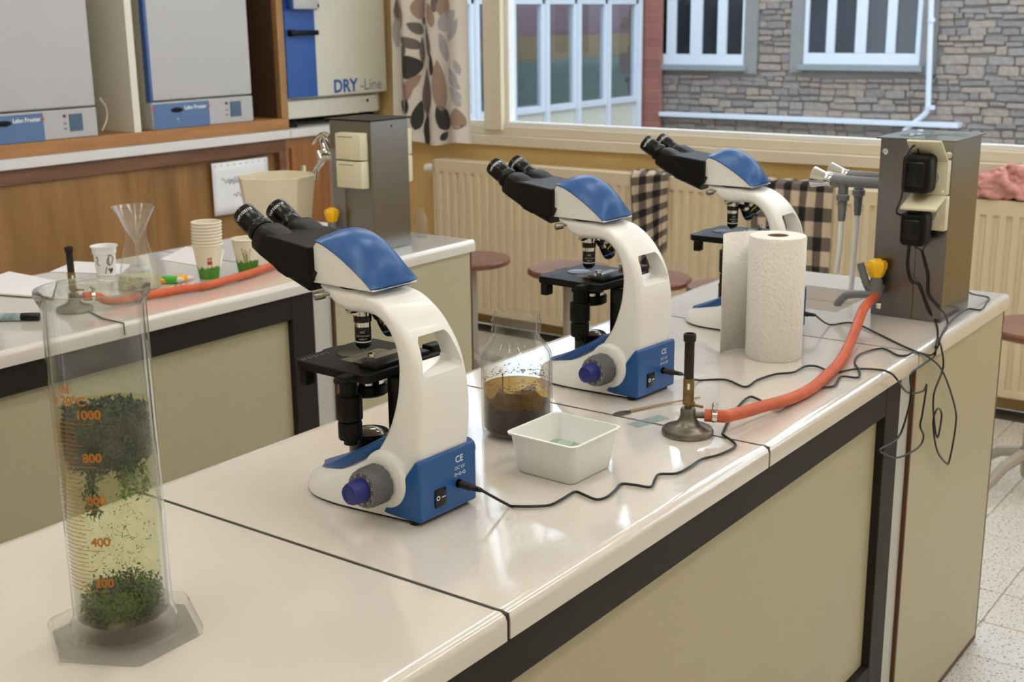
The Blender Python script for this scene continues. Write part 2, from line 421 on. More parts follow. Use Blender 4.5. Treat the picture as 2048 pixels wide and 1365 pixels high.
# drain pipe + cable trunk
dp_ = thing('drain_pipe', 'pale grey drain pipe running down the stone wall', 'pipe', (XS-.1, onx(1860, 100, XS-.1).y, -1.5))
L0 = Vector(dp_.location)
pp = [onx(1868, -160, XS-.1), onx(1856, 215, XS-.1), onx(1850, 228, XS-.1), onx(1808, 262, XS-.1)]
MB().tube([p-L0 for p in crom(pp[1:], 4)], .028, 10).build('lower_bend', M_wf, dp_)
MB().tube([pp[0]-L0, pp[1]-L0], .03, 10).build('down_pipe', M_wf, dp_)
for yy in (40, 215):
    q = onx(1863, yy, XS-.1)-L0; MB().cyl(q-Vector((0, 0, .02)), q+Vector((0, 0, .02)), .038).build('bracket', M_wf, dp_)
a, b = onx(1318, 229, XS-.13), onx(1916, 251, XS-.13)
tag(MB().mm(XS-.14, XS+.03, b.y, a.y, (a.z+b.z)/2-.025, (a.z+b.z)/2+.025).build('wall_ledge', M_wf, bevel=.005), 'long pale horizontal ledge low on the stone wall', 'ledge')
# brick pillar at the corner
def brick_mat():
    M = mat('red_brick', od(150, 92, 78), .9); nt = M.node_tree; b = nt.nodes['Principled BSDF']
    tc = nt.nodes.new('ShaderNodeTexCoord'); mp = nt.nodes.new('ShaderNodeMapping'); mp.inputs['Rotation'].default_value = (R(90), 0, R(90))
    br = nt.nodes.new('ShaderNodeTexBrick'); br.inputs['Scale'].default_value = 9; br.inputs['Color1'].default_value = (*od(176, 112, 98), 1); br.inputs['Color2'].default_value = (*od(162, 102, 90), 1); br.inputs['Mortar'].default_value = (*od(178, 140, 128), 1)
    br.inputs['Mortar Size'].default_value = .025; br.inputs['Brick Width'].default_value = 1.1; br.inputs['Row Height'].default_value = .35
    nt.links.new(tc.outputs['Object'], mp.inputs[0]); nt.links.new(mp.outputs[0], br.inputs[0]); nt.links.new(br.outputs[0], b.inputs['Base Color']); return M
M_brick = brick_mat()
# glazed wing along x
gw = thing('glazed_wing', 'building wing with tall white framed glass panes outside', 'building', (9, YWG, -1.5))
GL = Vector((9, YWG, -1.5))
xa_ = 4.9; 
gz = ony(1150, 214, YWG).z
def gp(mb, name, m_, bev=0, par=None):
    o = mb.build(name, m_, par or gw, bevel=bev, ang=30); 
    if par is None: o.location = -GL
    return o
xe = onx(1318, 150, XS-.35).x
pxl = ony(1283, 150, YWG-.02).x; 
gp(MB().mm(pxl, min(pxl+.25, XS-.06), onx(1320, 150, pxl).y, YWG+.15, -1.5, 5), 'brick_pillar', M_brick)
gp(MB().mm(xa_, pxl, YWG+.02, YWG+.12, -1.5, gz-.02), 'low_wall', mat('cream_render', od(232, 226, 208), .8))
gp(MB().mm(xa_, 16, YWG+1.8, YWG+1.9, -1.5, 5), 'inner_wall', mat('inner_brick', od(140, 108, 112), .9))
gp(MB().mm(xa_, 15.9, YWG+1.5, YWG+1.79, gz+.42, gz+.72), 'inner_band', mat('inner_ochre', od(150, 120, 84), .9))
gp(MB().mm(xa_, 15.9, YWG+1.4, YWG+1.79, -1.5, gz+.42), 'inner_bench', mat('inner_green', od(104, 116, 104), .9))
gp(MB().mm(xa_, pxl, YWG+.12, YWG+1.8, gz-.2, gz-.1), 'floor_slab', M_wf)
pe = [(1030, 1082), (1097, 1146), (1160, 1207), (1219, 1268)]
ex = [(ony(a, 120, YWG).x, ony(b, 120, YWG).x) for a, b in pe]
stepx = ex[1][0]-ex[0][0]
while ex[0][0]-stepx > xa_: ex.insert(0, (ex[0][0]-stepx, ex[0][1]-stepx))
ztop = 2.4
for k, (a, b) in enumerate(ex):
    f = MB()
    f.mm(a-.05, b+.05, YWG-.02, YWG+.05, gz-.02, gz+.05).mm(a-.05, b+.05, YWG-.02, YWG+.05, ony(1150, 3, YWG).z-.03, ony(1150, 3, YWG).z+.05)
    f.mm(a-.05, a, YWG-.02, YWG+.05, gz+.05, ztop).mm(b, b+.05, YWG-.02, YWG+.05, gz+.05, ztop)
    ff = gp(f, 'glazing_frame', M_wf, .006)
    MB().mm(a-.005, b+.005, YWG+.01, YWG+.018, gz+.04, ztop).build('glazing_pane', thin_glass('wing_pane', (.78, .84, .86), 1.0), ff, ang=0)
    nx = ex[k+1][0] if k+1 < len(ex) else pxl
    gp(MB().mm(b+.05, nx-.05, YWG-.06, YWG+.06, gz-.7, ztop+.2), 'glazing_post', M_wf, .006)
# ================================================================== RADIATORS, CURTAIN, CLOTHS, STOOLS
M_rad = mat('radiator_enamel', srgb(224, 208, 176), .4)
def radiator(ya, yb, label, valve):
    XF = 3.95; n = int((yb-ya)/.05); zt, zb = .868, .09
    t = thing('radiator', label, 'radiator', (XF+.05, (ya+yb)/2, 0), 0, None)
    L = Vector(t.location)
    def pt(mb, name, m_=M_rad, bev=0):
        o = mb.build(name, m_, t, bevel=bev); 
        for v in o.data.vertices: v.co -= L
        return o
    # corrugated front panel: one continuous ribbed sheet
    pr = []; y = ya+.01
    step = (yb-ya-.02)/n
    for k in range(n):
        b0 = ya+.01+k*step
        pr += [(b0, XF+.012), (b0+step*.22, XF+.012), (b0+step*.34, XF), (b0+step*.82, XF), (b0+step*.94, XF+.012)]
    pr += [(yb-.01, XF+.012)]
    back = [(yy, XF+.026) for yy, _ in reversed(pr)]
    mb = MB(); z0, z1 = zb+.03, zt-.05
    vs = [(x, yy, zz) for zz in (z0, z1) for yy, x in pr]; N = len(pr)
    mb.add(vs, [(i, i+1, N+i+1, N+i) for i in range(N-1)])
    mb.mm(XF+.014, XF+.026, ya+.01, yb-.01, z0, z1)
    pt(mb, 'ribbed_panel')
    pt(MB().mm(XF, XF+.02, ya, yb, z1-.004, zt), 'top_rail', bev=.004)
    pt(MB().mm(XF, XF+.02, ya, yb, zb, z0+.004), 'bottom_rail', bev=.004)
    pt(MB().mm(XF, XF+.10, ya, yb, zt-.004, zt+.008), 'top_grille', bev=.003)
    for yy in (ya, yb-.012): pt(MB().mm(XF, XF+.10, yy, yy+.012, zb, zt), 'side_panel', bev=.003)
    pt(MB().mm(XF+.08, XF+.10, ya+.01, yb-.01, zb, zt-.01), 'rear_panel')
    for yy in (ya+.2, yb-.25): pt(MB().mm(XF+.098, XW-.0, yy, yy+.05, .2, .75), 'wall_bracket')
    if valve:
        pt(MB().cyl((XF+.05, yb, zt-.045), (XF+.05, yb+.03, zt-.045), .012), 'valve_stem', M_chrome)
        pt(MB().lathe([(.012, 0), (.021, .004), (.023, .03), (.02, .055), (.012, .062), (0, .063)], 20, frame((XF+.05, yb+.03, zt-.045), (0, 1, 0))), 'valve_head', M_white)
        pt(MB().cyl((XF+.05, yb+.012, zt-.045), (XF+.05, yb+.012, .0), .008), 'pipe', M_rad)
    return t
radiator(2.16, 3.405, 'ribbed cream radiator with white valve below the curtain', True)
radiator(-.35, 2.10, 'long ribbed cream radiator with cloths hung over it', False)

# curtain with leaf print
def curtain():
    y0, y1, z0, z1 = 3.19, 3.705, .955, 3.2
    XC = 3.985
    t = thing('curtain', 'white curtain printed with grey and brown leaves beside window', 'curtain', (XC, (y0+y1)/2, z0))
    L = Vector(t.location)
    def S(u, v, off=0):   # u 0..1 along width from left (high y) to right
        yy = y1+(y0-y1)*u; taper = 1-.05*(1-v)
        d = .022*sin(u*6.2*pi+.4)*(.6+.4*(1-v))+.012*sin(u*15+v*2.5)+.006*sin(v*7+u*4)
        zz = z0+(z1-z0)*v
        if v < .04: zz += .012*sin(u*9)
        return Vector((XC+d-off, yy, zz))-L
    nu, nv = 90, 50; mb = MB()
    vs = [S(i/nu, j/nv) for j in range(nv+1) for i in range(nu+1)]
    vs2 = [p+Vector((.0015, 0, 0)) for p in vs]
    n1 = nu+1; fs = [(j*n1+i, j*n1+i+1, (j+1)*n1+i+1, (j+1)*n1+i) for j in range(nv) for i in range(nu)]
    mb.add(vs, fs)
    mcl = mat('curtain_cloth', srgb(222, 214, 204), .9)
    o = mb.build('cloth', mcl, t, ang=180)
    cols = {'k': mat('leaf_charcoal', srgb(62, 60, 60), .9), 'g': mat('leaf_grey', srgb(112, 102, 98), .9), 'b': mat('leaf_brown', srgb(160, 136, 120), .9), 'l': mat('leaf_pale', srgb(172, 168, 172), .9)}
    def pxuv(px, py):
        q = onx(px, py, XC-.01); return ((y1-q.y)/(y1-y0), (q.z-z0)/(z1-z0))
    def leaf(c, px, py, ln, wd, ang_):
        """ln, wd in photo pixels, ang degrees from up"""
        ln *= 1.22; wd *= 1.3; u, v = pxuv(px, py); su = 1/ (pxscale*(y1-y0)); sv = 1/(pxscale*(z1-z0))
        a = R(ang_); m2 = MB(); N = 12; rows = []
        for i in range(N+1):
            tt = i/N; half = wd/2*sin(pi*tt**.8)**.8 if 0 < tt < 1 else 0
            row = []
            for s_ in (-1, -.5, 0, .5, 1):
                lx, ly = half*s_, (tt-.5)*ln
                X, Y = lx*cos(a)+ly*sin(a), -lx*sin(a)+ly*cos(a)
                row.append(S(min(1, max(0, u+X*su)), min(1, max(0, v+Y*sv)), .002))
            rows.append(row)
        m2.loft(rows, cap=False, closed=False)
        return m2.build('leaf_print', cols[c], t, ang=180)
    pxscale = FPX/((onx(850, 150, XC)-CAM).dot(FWD))   # photo pixels per metre on the curtain
    for d in (('k', 818, 134, 50, 36, 80), ('g', 850, 185, 80, 26, 4), ('b', 877, 172, 84, 26, -4), ('k', 884, 236, 46, 30, -30), ('k', 798, 214, 26, 12, -25), ('k', 815, 213, 26, 10, 8), ('k', 832, 232, 52, 18, 12), ('k', 848, 250, 46, 15, 14), ('k', 863, 130, 36, 9, 0), ('g', 828, 56, 30, 17, -60), ('g', 843, 40, 18, 14, -40), ('g', 817, 85, 46, 16, -70), ('g', 806, 104, 30, 18, 35), ('g', 838, 100, 44, 12, 0), ('g', 855, 82, 54, 12, -8), ('b', 800, 30, 50, 20, 0), ('b', 836, 12, 44, 30, 20), ('b', 886, 10, 40, 26, 10), ('b', 803, 175, 44, 16, -20), ('b', 822, 168, 44, 16, 45), ('b', 816, 186, 40, 16, 30), ('l', 893, 40, 46, 28, 50), ('l', 905, 60, 40, 16, 30), ('l', 886, 95, 50, 18, -20), ('l', 906, 150, 30, 11, -35), ('l', 908, 166, 30, 11, -50), ('l', 910, 186, 30, 11, -50), ('l', 912, 200, 28, 10, -40), ('l', 914, 134, 26, 10, -20), ('b', 914, 240, 40, 28, 0), ('l', 783, 60, 60, 14, 0), ('k', 850, 270, 40, 16, 10), ('k', 885, 272, 20, 12, 60), ('g', 783, 20, 40, 12, 0), ('b', 862, 30, 40, 14, -10), ('g', 870, 6, 30, 12, 5)):
        leaf(*d)
    k = 0
    rc = random.Random(5)
    for v in (.42, .52, .62, .72, .82, .92):
        for u in (.12, .35, .6, .85):
            q = S(u, v)+L; px = 0
            leaf_uv = (u+rc.uniform(-.05, .05), v+rc.uniform(-.02, .02))
            pass
    return t
curtain()

# cloths over the radiator
def check_mat(name, c1, c2, c3, sy, sz):
    M = mat(name, c1, .95); nt = M.node_tree; b = nt.nodes['Principled BSDF']
    uv = nt.nodes.new('ShaderNodeUVMap'); sp_ = nt.nodes.new('ShaderNodeSeparateXYZ'); nt.links.new(uv.outputs[0], sp_.inputs[0])
    out = []
    for ax, sc in ((0, sy), (1, sz)):
        a = nt.nodes.new('ShaderNodeMath'); a.operation = 'MULTIPLY'; a.inputs[1].default_value = sc; nt.links.new(sp_.outputs[ax], a.inputs[0])
        f = nt.nodes.new('ShaderNodeMath'); f.operation = 'FRACT'; nt.links.new(a.outputs[0], f.inputs[0])
        g = nt.nodes.new('ShaderNodeMath'); g.operation = 'GREATER_THAN'; g.inputs[1].default_value = .52; nt.links.new(f.outputs[0], g.inputs[0]); out.append(g)
    s = nt.nodes.new('ShaderNodeMath'); s.operation = 'ADD'; nt.links.new(out[0].outputs[0], s.inputs[0]); nt.links.new(out[1].outputs[0], s.inputs[1])
    h = nt.nodes.new('ShaderNodeMath'); h.operation = 'MULTIPLY'; h.inputs[1].default_value = .5; nt.links.new(s.outputs[0], h.inputs[0])
    cr = nt.nodes.new('ShaderNodeValToRGB'); cr.color_ramp.interpolation = 'CONSTANT'
    cr.color_ramp.elements[0].color = (*c1, 1); cr.color_ramp.elements[1].position = .75; cr.color_ramp.elements[1].color = (*c3, 1)
    e = cr.color_ramp.elements.new(.3); e.color = (*c2, 1)
    nt.links.new(h.outputs[0], cr.inputs[0]); nt.links.new(cr.outputs[0], b.inputs['Base Color']); return M
def draped(name, label, ya, yb, drop_f, m_, seed, taper=0, skew=0):
    XF = 3.95; zt = .881; rr = random.Random(seed); ph = rr.uniform(0, 6)
    nu, nv = 36, 40; mb = MB(); vs = []; uvs = []
    for j in range(nv+1):
        v = j/nv
        for i in range(nu+1):
            u = i/nu; tp = 1-taper*max(0, v-.3)
            yy = (ya+yb)/2+(u-.5)*(yb-ya)*tp + skew*max(0, v-.25)
            s_ = v*(drop_f(u)+.10)
            wv = .010*sin(u*17+ph)+.007*sin(u*31+v*4+ph)
            if s_ < .10: p = Vector((XF+.10-s_, yy, zt+.004+.010*abs(sin(u*13+ph))))
            else: p = Vector((XF-.016-abs(wv)*min(1, (s_-.1)*12), yy, zt+.002-(s_-.10)))
            vs.append(p); uvs.append((u, v))
    n1 = nu+1; mb.add(vs, [(j*n1+i, j*n1+i+1, (j+1)*n1+i+1, (j+1)*n1+i) for j in range(nv) for i in range(nu)])
    o = mb.build(name, m_, ang=180)
    c = Vector((XF+.05, (ya+yb)/2, zt)); 
    for v_ in o.data.vertices: v_.co -= c
    o.location = c
    ul = o.data.uv_layers.new(name='UVMap')
    for lp in o.data.loops: ul.data[lp.index].uv = uvs[lp.vertex_index]
    sm = o.modifiers.new('thick', 'SOLIDIFY'); sm.thickness = .004; sm.offset = -1
    return tag(o, label, 'towel')
kcol = (srgb(206, 188, 166), srgb(110, 98, 90), srgb(36, 34, 34))
draped('tea_towel', 'crumpled black and beige checked towel at the radiators\' meeting ends', onx(1338, 345, 3.94).y, onx(1263, 340, 3.94).y, lambda u: .40+.14*(u-.5), check_mat('check_a', *kcol, 2.6, 7.0), 1, .25, -.02)
draped('tea_towel', 'flat black and beige checked towel spread over the long radiator', onx(1668, 365, 3.94).y, onx(1500, 350, 3.94).y, lambda u: .40, check_mat('check_b', *kcol, 5.2, 4.0), 2)
# pink cloth: crumpled heap
def heap():
    c = onx(2010, 385, 4.0); c = Vector((4.0, c.y, .884)); mb = MB(); nu, nv = 40, 14; vs = []; rr = random.Random(4)
    for j in range(nv+1):
        th = (j/nv)*pi/2
        for i in range(nu):
            a = 2*pi*i/nu; k = 1+.16*sin(5*a+1)*cos(th)+.12*sin(9*a+th*5)+.10*sin(3*a+th*8)
            vs.append(Vector((.065*cos(th)*cos(a)*k, .16*cos(th)*sin(a)*k, .095*sin(th)*(1+.22*sin(4*a+2)+.15*sin(7*a)))))
    mb.add(vs, [(j*nu+i, j*nu+(i+1) % nu, (j+1)*nu+(i+1) % nu, (j+1)*nu+i) for j in range(nv) for i in range(nu)]+[tuple(range(nu))])
    o = mb.build('pink_cloth', mat('pink_cotton', srgb(205, 148, 142), .95, var=.2, vscale=18, bump=.4, bscale=40), ang=180, loc=c)
    tx = bpy.data.textures.new('crumple', 'CLOUDS'); tx.noise_scale = .045; tx.noise_depth = 2
    sb_ = o.modifiers.new('s', 'SUBSURF'); sb_.levels = 2; sb_.render_levels = 2
    dm = o.modifiers.new('d', 'DISPLACE'); dm.texture = tx; dm.strength = .05; dm.mid_level = .45
    tag(o, 'crumpled pink cloth lying on top of the radiator', 'cloth')
heap()

# stools
M_seat = mat('brown_stool_wood', srgb(116, 72, 52), .35, var=.15, vscale=12)
M_leg = mat('grey_leg_paint', srgb(168, 160, 145), .45)
def stool(px0, px1, py, rz, label):
    a, b = onz(px0, py, .57), onz(px1, py, .57); c = (a+b)/2; r = .175
    t = thing('stool', label, 'stool', (c.x, c.y, 0), rz, 'round laboratory stools')
    MB().lathe([(0, .545), (r-.012, .545), (r, .552), (r, .566), (r-.006, .574), (r-.03, .571), (0, .566)], 40).build('seat', M_seat, t)
    MB().rmm(-.03, .03, -.02, .02, .05, .546, .004).build('column', M_leg, t)
    MB().lathe([(.07, .535), (.07, .545)], 20).build('seat_plate', M_leg, t)
    for k in range(4):
        a_ = k*pi/2+pi/4; d = Vector((cos(a_), sin(a_), 0))
        MB().tube([d*.02+Vector((0, 0, .13)), d*.12+Vector((0, 0, .10)), d*.24+Vector((0, 0, .014))], [.02, .019, .014], 8).build('foot', M_leg, t)
    return t
G = 'round brown wooden stool standing in front of the radiators'
stool(880, 1001, 517, .3, 'round brown stool behind the corner of the service-column bench')
stool(1060, 1218, 537, .9, 'round brown stool between the two benches before the radiator')
stool(1222, 1370, 556, .5, 'round brown stool behind the microscope beside the glass jar')
stool(1388, 1540, 575, .2, 'round brown stool behind the paper roll beyond the bench end')
stool(2004, 2160, 655, .35, 'round brown stool past the end panel of the microscope bench')

# ================================================================== BENCHES
def bench(prefix, y0, y1, joints, lab, xend, xleg):
    """glazed slab top, dark steel frame with beige panels, end cabinet"""
    t = thing('bench_worktop', lab[0], 'worktop', (0.5, (y0+y1)/2, BT-.034)); L = Vector(t.location)
    for a, b in zip(joints, joints[1:]):
        mb = MB(); g = .0034; last = b == joints[-1]
        # rounded nosing profile extruded in x
        prof = [(y0+.012, BT-.034), (y0-.004, BT-.034), (y0-.004, BT-.010), (y0-.0015, BT-.003), (y0+.006, BT+.0008), (y0+.016, BT), (y1-.016, BT), (y1-.006, BT+.0008), (y1+.0015, BT-.003), (y1+.004, BT-.010), (y1+.004, BT-.034)]
        A = a+g; Bx = b-(g if not last else 0)
        if last and prefix in SINK:
            sx0, sx1, sy0, sy1 = SINK[prefix]
            # ring around the sink opening
            def strip(xa, xb, pf): mb.loft([[(xa, yy, zz) for yy, zz in pf], [(xb, yy, zz) for yy, zz in pf]])
            lo = [p for p in prof if p[0] < (y0+y1)/2]; hi = [p for p in prof if p[0] > (y0+y1)/2]
            strip(A, sx0, prof); strip(sx1, Bx, prof)
            strip(sx0, sx1, lo+[(sy0, BT), (sy0, BT-.034)]); strip(sx0, sx1, [(sy1, BT-.034), (sy1, BT)]+hi)
        else: mb.loft([[(A, yy, zz) for yy, zz in prof], [(Bx, yy, zz) for yy, zz in prof]])
        o = mb.build('slab', M_glaze, t, ang=50)
        for v in o.data.vertices: v.co -= L
    for b in joints[1:-1]:
        o = MB().mm(b-g, b+g, y0-.002, y1+.002, BT-.033, BT-.0012).build('joint_strip', M_joint, t, ang=0)
        for v in o.data.vertices: v.co -= L
    # frame section
    f = thing('bench', lab[1], 'bench', (.2, (y0+y1)/2, 0)); Lf = Vector(f.location)
    def fp(mb, name, m_, bev=.002):
        o = mb.build(name, m_, f, bevel=bev)
        for v in o.data.vertices: v.co -= Lf
    x0 = joints[0]+.02
    for yy in (y0+.006, y1-.046):
        fp(MB().mm(x0, xleg, yy, yy+.04, BT-.1, BT-.034), 'top_beam', M_frame)
        fp(MB().mm(x0, xleg, yy, yy+.04, .215, .275), 'bottom_beam', M_frame)
        for xx in (x0, xleg-.08): fp(MB().mm(xx, xx+.08, yy-.001, yy+.041, 0, BT-.0342), 'leg', M_frame)
    fp(MB().mm(x0+.08, xleg-.08, y0+.022, y0+.04, .275, BT-.1), 'panel', M_beige)
    fp(MB().mm(x0+.08, xleg-.08, y1-.04, y1-.022, .275, BT-.1), 'panel', M_beige)
    # end cabinet
    c = thing('end_cabinet', lab[2], 'cabinet', ((xleg+xend)/2, (y0+y1)/2, 0)); Lc = Vector(c.location)
    def cp(mb, name, m_, bev=.001):
        o = mb.build(name, m_, c, bevel=bev)
        for v in o.data.vertices: v.co -= Lc
    xa = xleg+.07; xb = xend-.012
    cp(MB().mm(xa, xb-.002, y0+.03, y1-.03, .08, BT-.22), 'body', M_greyside)
    cp(MB().mm(xa, xa+.02, y0+.014, y1-.014, .08, BT-.034), 'side_panel', M_greyside)
    cp(MB().mm(xb-.02, xb, y0+.014, y1-.014, .08, BT-.034), 'side_panel', M_beige)
    cp(MB().mm(xa+.008, xb-.008, y0+.002, y0+.014, .018, BT-.034), 'front_panel', M_beige)
    cp(MB().mm(xa, xb, y1-.014, y1-.002, .018, BT-.034), 'rear_panel', M_beige)
    cp(MB().mm(xleg+.004, xa, y0+.010, y0+.022, .04, BT-.034), 'added_side_strip', M_greyside)  # added front-facing strip to catch light, stands in for the cabinet's shaded side
    for xx in (xa, xb-.008): cp(MB().mm(xx, xx+.008, y0+.0015, y0+.0145, .012, BT-.034), 'edge_strip', M_brownedge)
    cp(MB().mm(xa, xb, y0+.0015, y0+.0145, .004, .018), 'edge_strip', M_brownedge)
    cp(MB().mm(xa+.03, xb-.03, y0+.05, y1-.05, 0, .08), 'plinth', M_frame)
    if prefix in SINK:
        sx0, sx1, sy0, sy1 = SINK[prefix]; s = thing('sink_basin', lab[3], 'sink', ((sx0+sx1)/2, (sy0+sy1)/2, BT-.2)); Ls = Vector(s.location)
        mb = MB(); w_ = .008; zb = BT-.17; z1_ = BT-.0345
        mb.mm(sx0, sx0+w_, sy0, sy1, zb, z1_).mm(sx1-w_, sx1, sy0, sy1, zb, z1_).mm(sx0+w_, sx1-w_, sy0, sy0+w_, zb, z1_).mm(sx0+w_, sx1-w_, sy1-w_, sy1, zb, z1_).mm(sx0, sx1, sy0, sy1, zb-w_, zb)
        o = mb.build('basin', M_glaze, s)
        for v in o.data.vertices: v.co -= Ls
        MB().lathe([(.02, 0), (.025, .001), (.025, .003), (.018, .004), (0, .002)], 20, T(0, 0, zb-Ls.z)).build('drain', M_chrome, s)
SINK = {'a': (1.64, 1.885, .27, .56), 'b': (1.66, 1.90, 1.92, 2.17)}
bench('a', 0, .67, (-1.4, -.7, 0, .7, 1.4, 2.05), ('glossy cream worktop slabs carrying the three microscopes', 'dark steel bench frame with beige panels under the microscopes', 'beige end cabinet under the column with black adapters', 'cream sink basin let into the microscope bench'), 2.05, 1.333)
Y2 = 1.572
bench('b', Y2, Y2+.68, (-1.4, -.1, 1.3, 1.955), ('cream worktop slabs carrying the paper cups and flask', 'dark steel bench frame under the worktop with the cups', 'beige end cabinet under the column with cream socket covers', 'cream sink basin let into the worktop with the cups'), 1.955, 1.26)

# ================================================================== LEFT WALL UNITS
YC = 3.75; ZCT = 1.064
def lp(t):
    L = Vector(t.location)
    def f(mb, name, m_, bev=.002, par=None, ang=35):
        o = mb.build(name, m_, par or t, bevel=bev, ang=ang)
        for v in o.data.vertices: v.co -= L
        return o
    return f
ct = thing('wall_counter', 'long white counter board along the wooden cabinets', 'counter', (2.5, YC+.3, ZCT-.045)); p = lp(ct)
xsplit = ony(582, 262, YC).x
p(MB().mm(.4, xsplit-.001, YC, YL, ZCT-.042, ZCT), 'counter_board', mat('counter_white', srgb(220, 218, 216), .4), .004)
p(MB().mm(xsplit+.001, 4.085, YC+.0, YL, ZCT-.042, ZCT), 'counter_board', mat('counter_white', srgb(220, 218, 216), .4), .004)
bc = thing('sliding_door_cabinet', 'honey wood base cabinet with sliding doors below white counter', 'cabinet', (2.2, YC+.3, 0)); p = lp(bc)
xr = ony(575, 300, YC+.01).x
p(MB().mm(.4, xr, YC+.02, YC+.07, ZCT-.105, ZCT-.042), 'top_rail', M_wooddark)
p(MB().mm(xr-.045, xr, YC+.02, YL-.02, .08, ZCT-.105), 'end_post', M_wooddark)
p(MB().mm(.4, .44, YC+.02, YL-.02, .08, ZCT-.105), 'end_post', M_wooddark)
p(MB().mm(.4, xr, YC+.02, YL-.02, .0, .08), 'plinth', M_wooddark)
xm = ony(300, 370, YC+.05).x
p(MB().mm(.44, xm, YC+.035, YC+.05, .08, ZCT-.105), 'sliding_door', M_wood)
p(MB().mm(xm-.06, xr-.045, YC+.055, YC+.07, .08, ZCT-.105), 'sliding_door', M_wood)
p(MB().mm(.44, xr-.045, YL-.04, YL-.02, .08, ZCT-.06), 'back_panel', M_wood)
cc = thing('corner_cabinet', 'reddish wood corner cabinet with upright door handle', 'cabinet', (xr+.35, YC+.3, 0)); p = lp(cc)
p(MB().mm(xr+.002, 4.08, YC+.03, YL-.02, .0, ZCT-.043), 'body', M_woodtrim)
d = p(MB().mm(xr+.03, 4.06, YC+.012, YC+.03, .1, ZCT-.09), 'door', mat('reddish_wood', srgb(158, 106, 64), .45, col2=srgb(130, 84, 48), vscale=5, stretch=(8, 6, .4)))
hx = ony(606, 328, YC).x
h = MB().rmm(hx-.008, hx+.008, YC-.012, YC+.012, ZCT-.28, ZCT-.18, .003).build('door_handle', M_cream, d)
for v in h.data.vertices: v.co -= Vector(cc.location)
# paper taped on sliding door
def sheet():
    a, b, c_, d_ = [ony(x, y, YC+.033) for x, y in ((420, 328), (533, 314), (541, 410), (432, 437))]
    z0 = (c_.z+d_.z)/2; z1 = (a.z+b.z)/2; xa, xb = (a.x+d_.x)/2, (b.x+c_.x)/2
    t = thing('paper_sheet', 'white paper sheet with handwriting taped to wooden door', 'paper', ((xa+xb)/2, YC+.0345, z0))
    w_, h_ = xb-xa, z1-z0
    mb = MB(); n = 10
    mb.loft([[Vector((-w_/2+w_*i/n, -.003-.006*sin(pi*i/n)*(1-j/6), h_*j/6)) for i in range(n+1)] for j in range(7)], cap=False, closed=False)
    mb.build('page', M_paper, t, ang=180).modifiers.new('t', 'SOLIDIFY').thickness = .0006
    k = mat('pencil_mark', srgb(110, 112, 120), .8); rr = random.Random(2)
    for (zc, xo, ln) in ((.66, -.06, .20), (.62, -.05, .12), (.36, -.02, .12), (.33, .04, .05)):
        pts = [Vector((xo*w_/.3+ln*i/14-ln*.3, -.011, zc*h_+.010*sin(i*2.3)+rr.uniform(-.004, .004))) for i in range(15)]
        MB().tube(crom(pts, 3), .0012, 5).build('handwriting', k, t)
    for i in range(9):
        MB().lathe([(.003, 0), (.003, .0008)], 8, frame((-w_/2+.02+i*(w_-.04)/8, -.0048, h_-.015), (0, -1, 0))).build('punch_hole', k, t)
sheet()
# tall wood frame unit that holds the freezers
fu = thing('wood_shelf_unit', 'open honey wood shelf unit housing two freezers', 'shelf unit', (2.2, YC+.35, ZCT)); p = lp(fu)
YF = YC+.03
zsh = ZCT+.055
xs_r = ony(573, 150, YF).x; xs_l = ony(528, 150, YF).x
p(MB().mm(.4, xs_r, YF, YL-.01, ZCT+.0005, zsh), 'bottom_board', M_woodtrim)
p(MB().mm(xs_r-.045, xs_r, YF, YL-.01, zsh, 2.6), 'end_panel', M_wood)
p(MB().mm(.4, xs_r, YF, YL-.01, 2.6, 2.65), 'top_board', M_woodtrim)
p(MB().mm(.4, .44, YF, YL-.01, zsh, 2.6), 'end_panel', M_wood)
p(MB().mm(.44, xs_r-.045, YL-.03, YL-.01, zsh, 2.6), 'back_board', mat('recess_shade_wood', srgb(70, 46, 30), .6))
p(MB().mm(xs_r-.050, xs_r-.0452, YF+.03, YL-.031, zsh, 2.6), 'recess_shade_board', mat('recess_shade_wood', (0, 0, 0)))  # added board, dark colour stands for the shade inside the recess
xd0, xd1 = ony(258, 130, YF).x, ony(272, 130, YF).x
p(MB().mm(xd0, xd1, YF+.0, YL-.031, zsh, 2.6), 'divider', mat('pale_divider', srgb(226, 220, 206), .5), .001)
M_frz = mat('freezer_grey', srgb(180, 178, 178), .4); M_frzb = mat('freezer_blue', srgb(86, 114, 156), .45)
M_frzs = mat('freezer_side', srgb(190, 184, 160), .5)
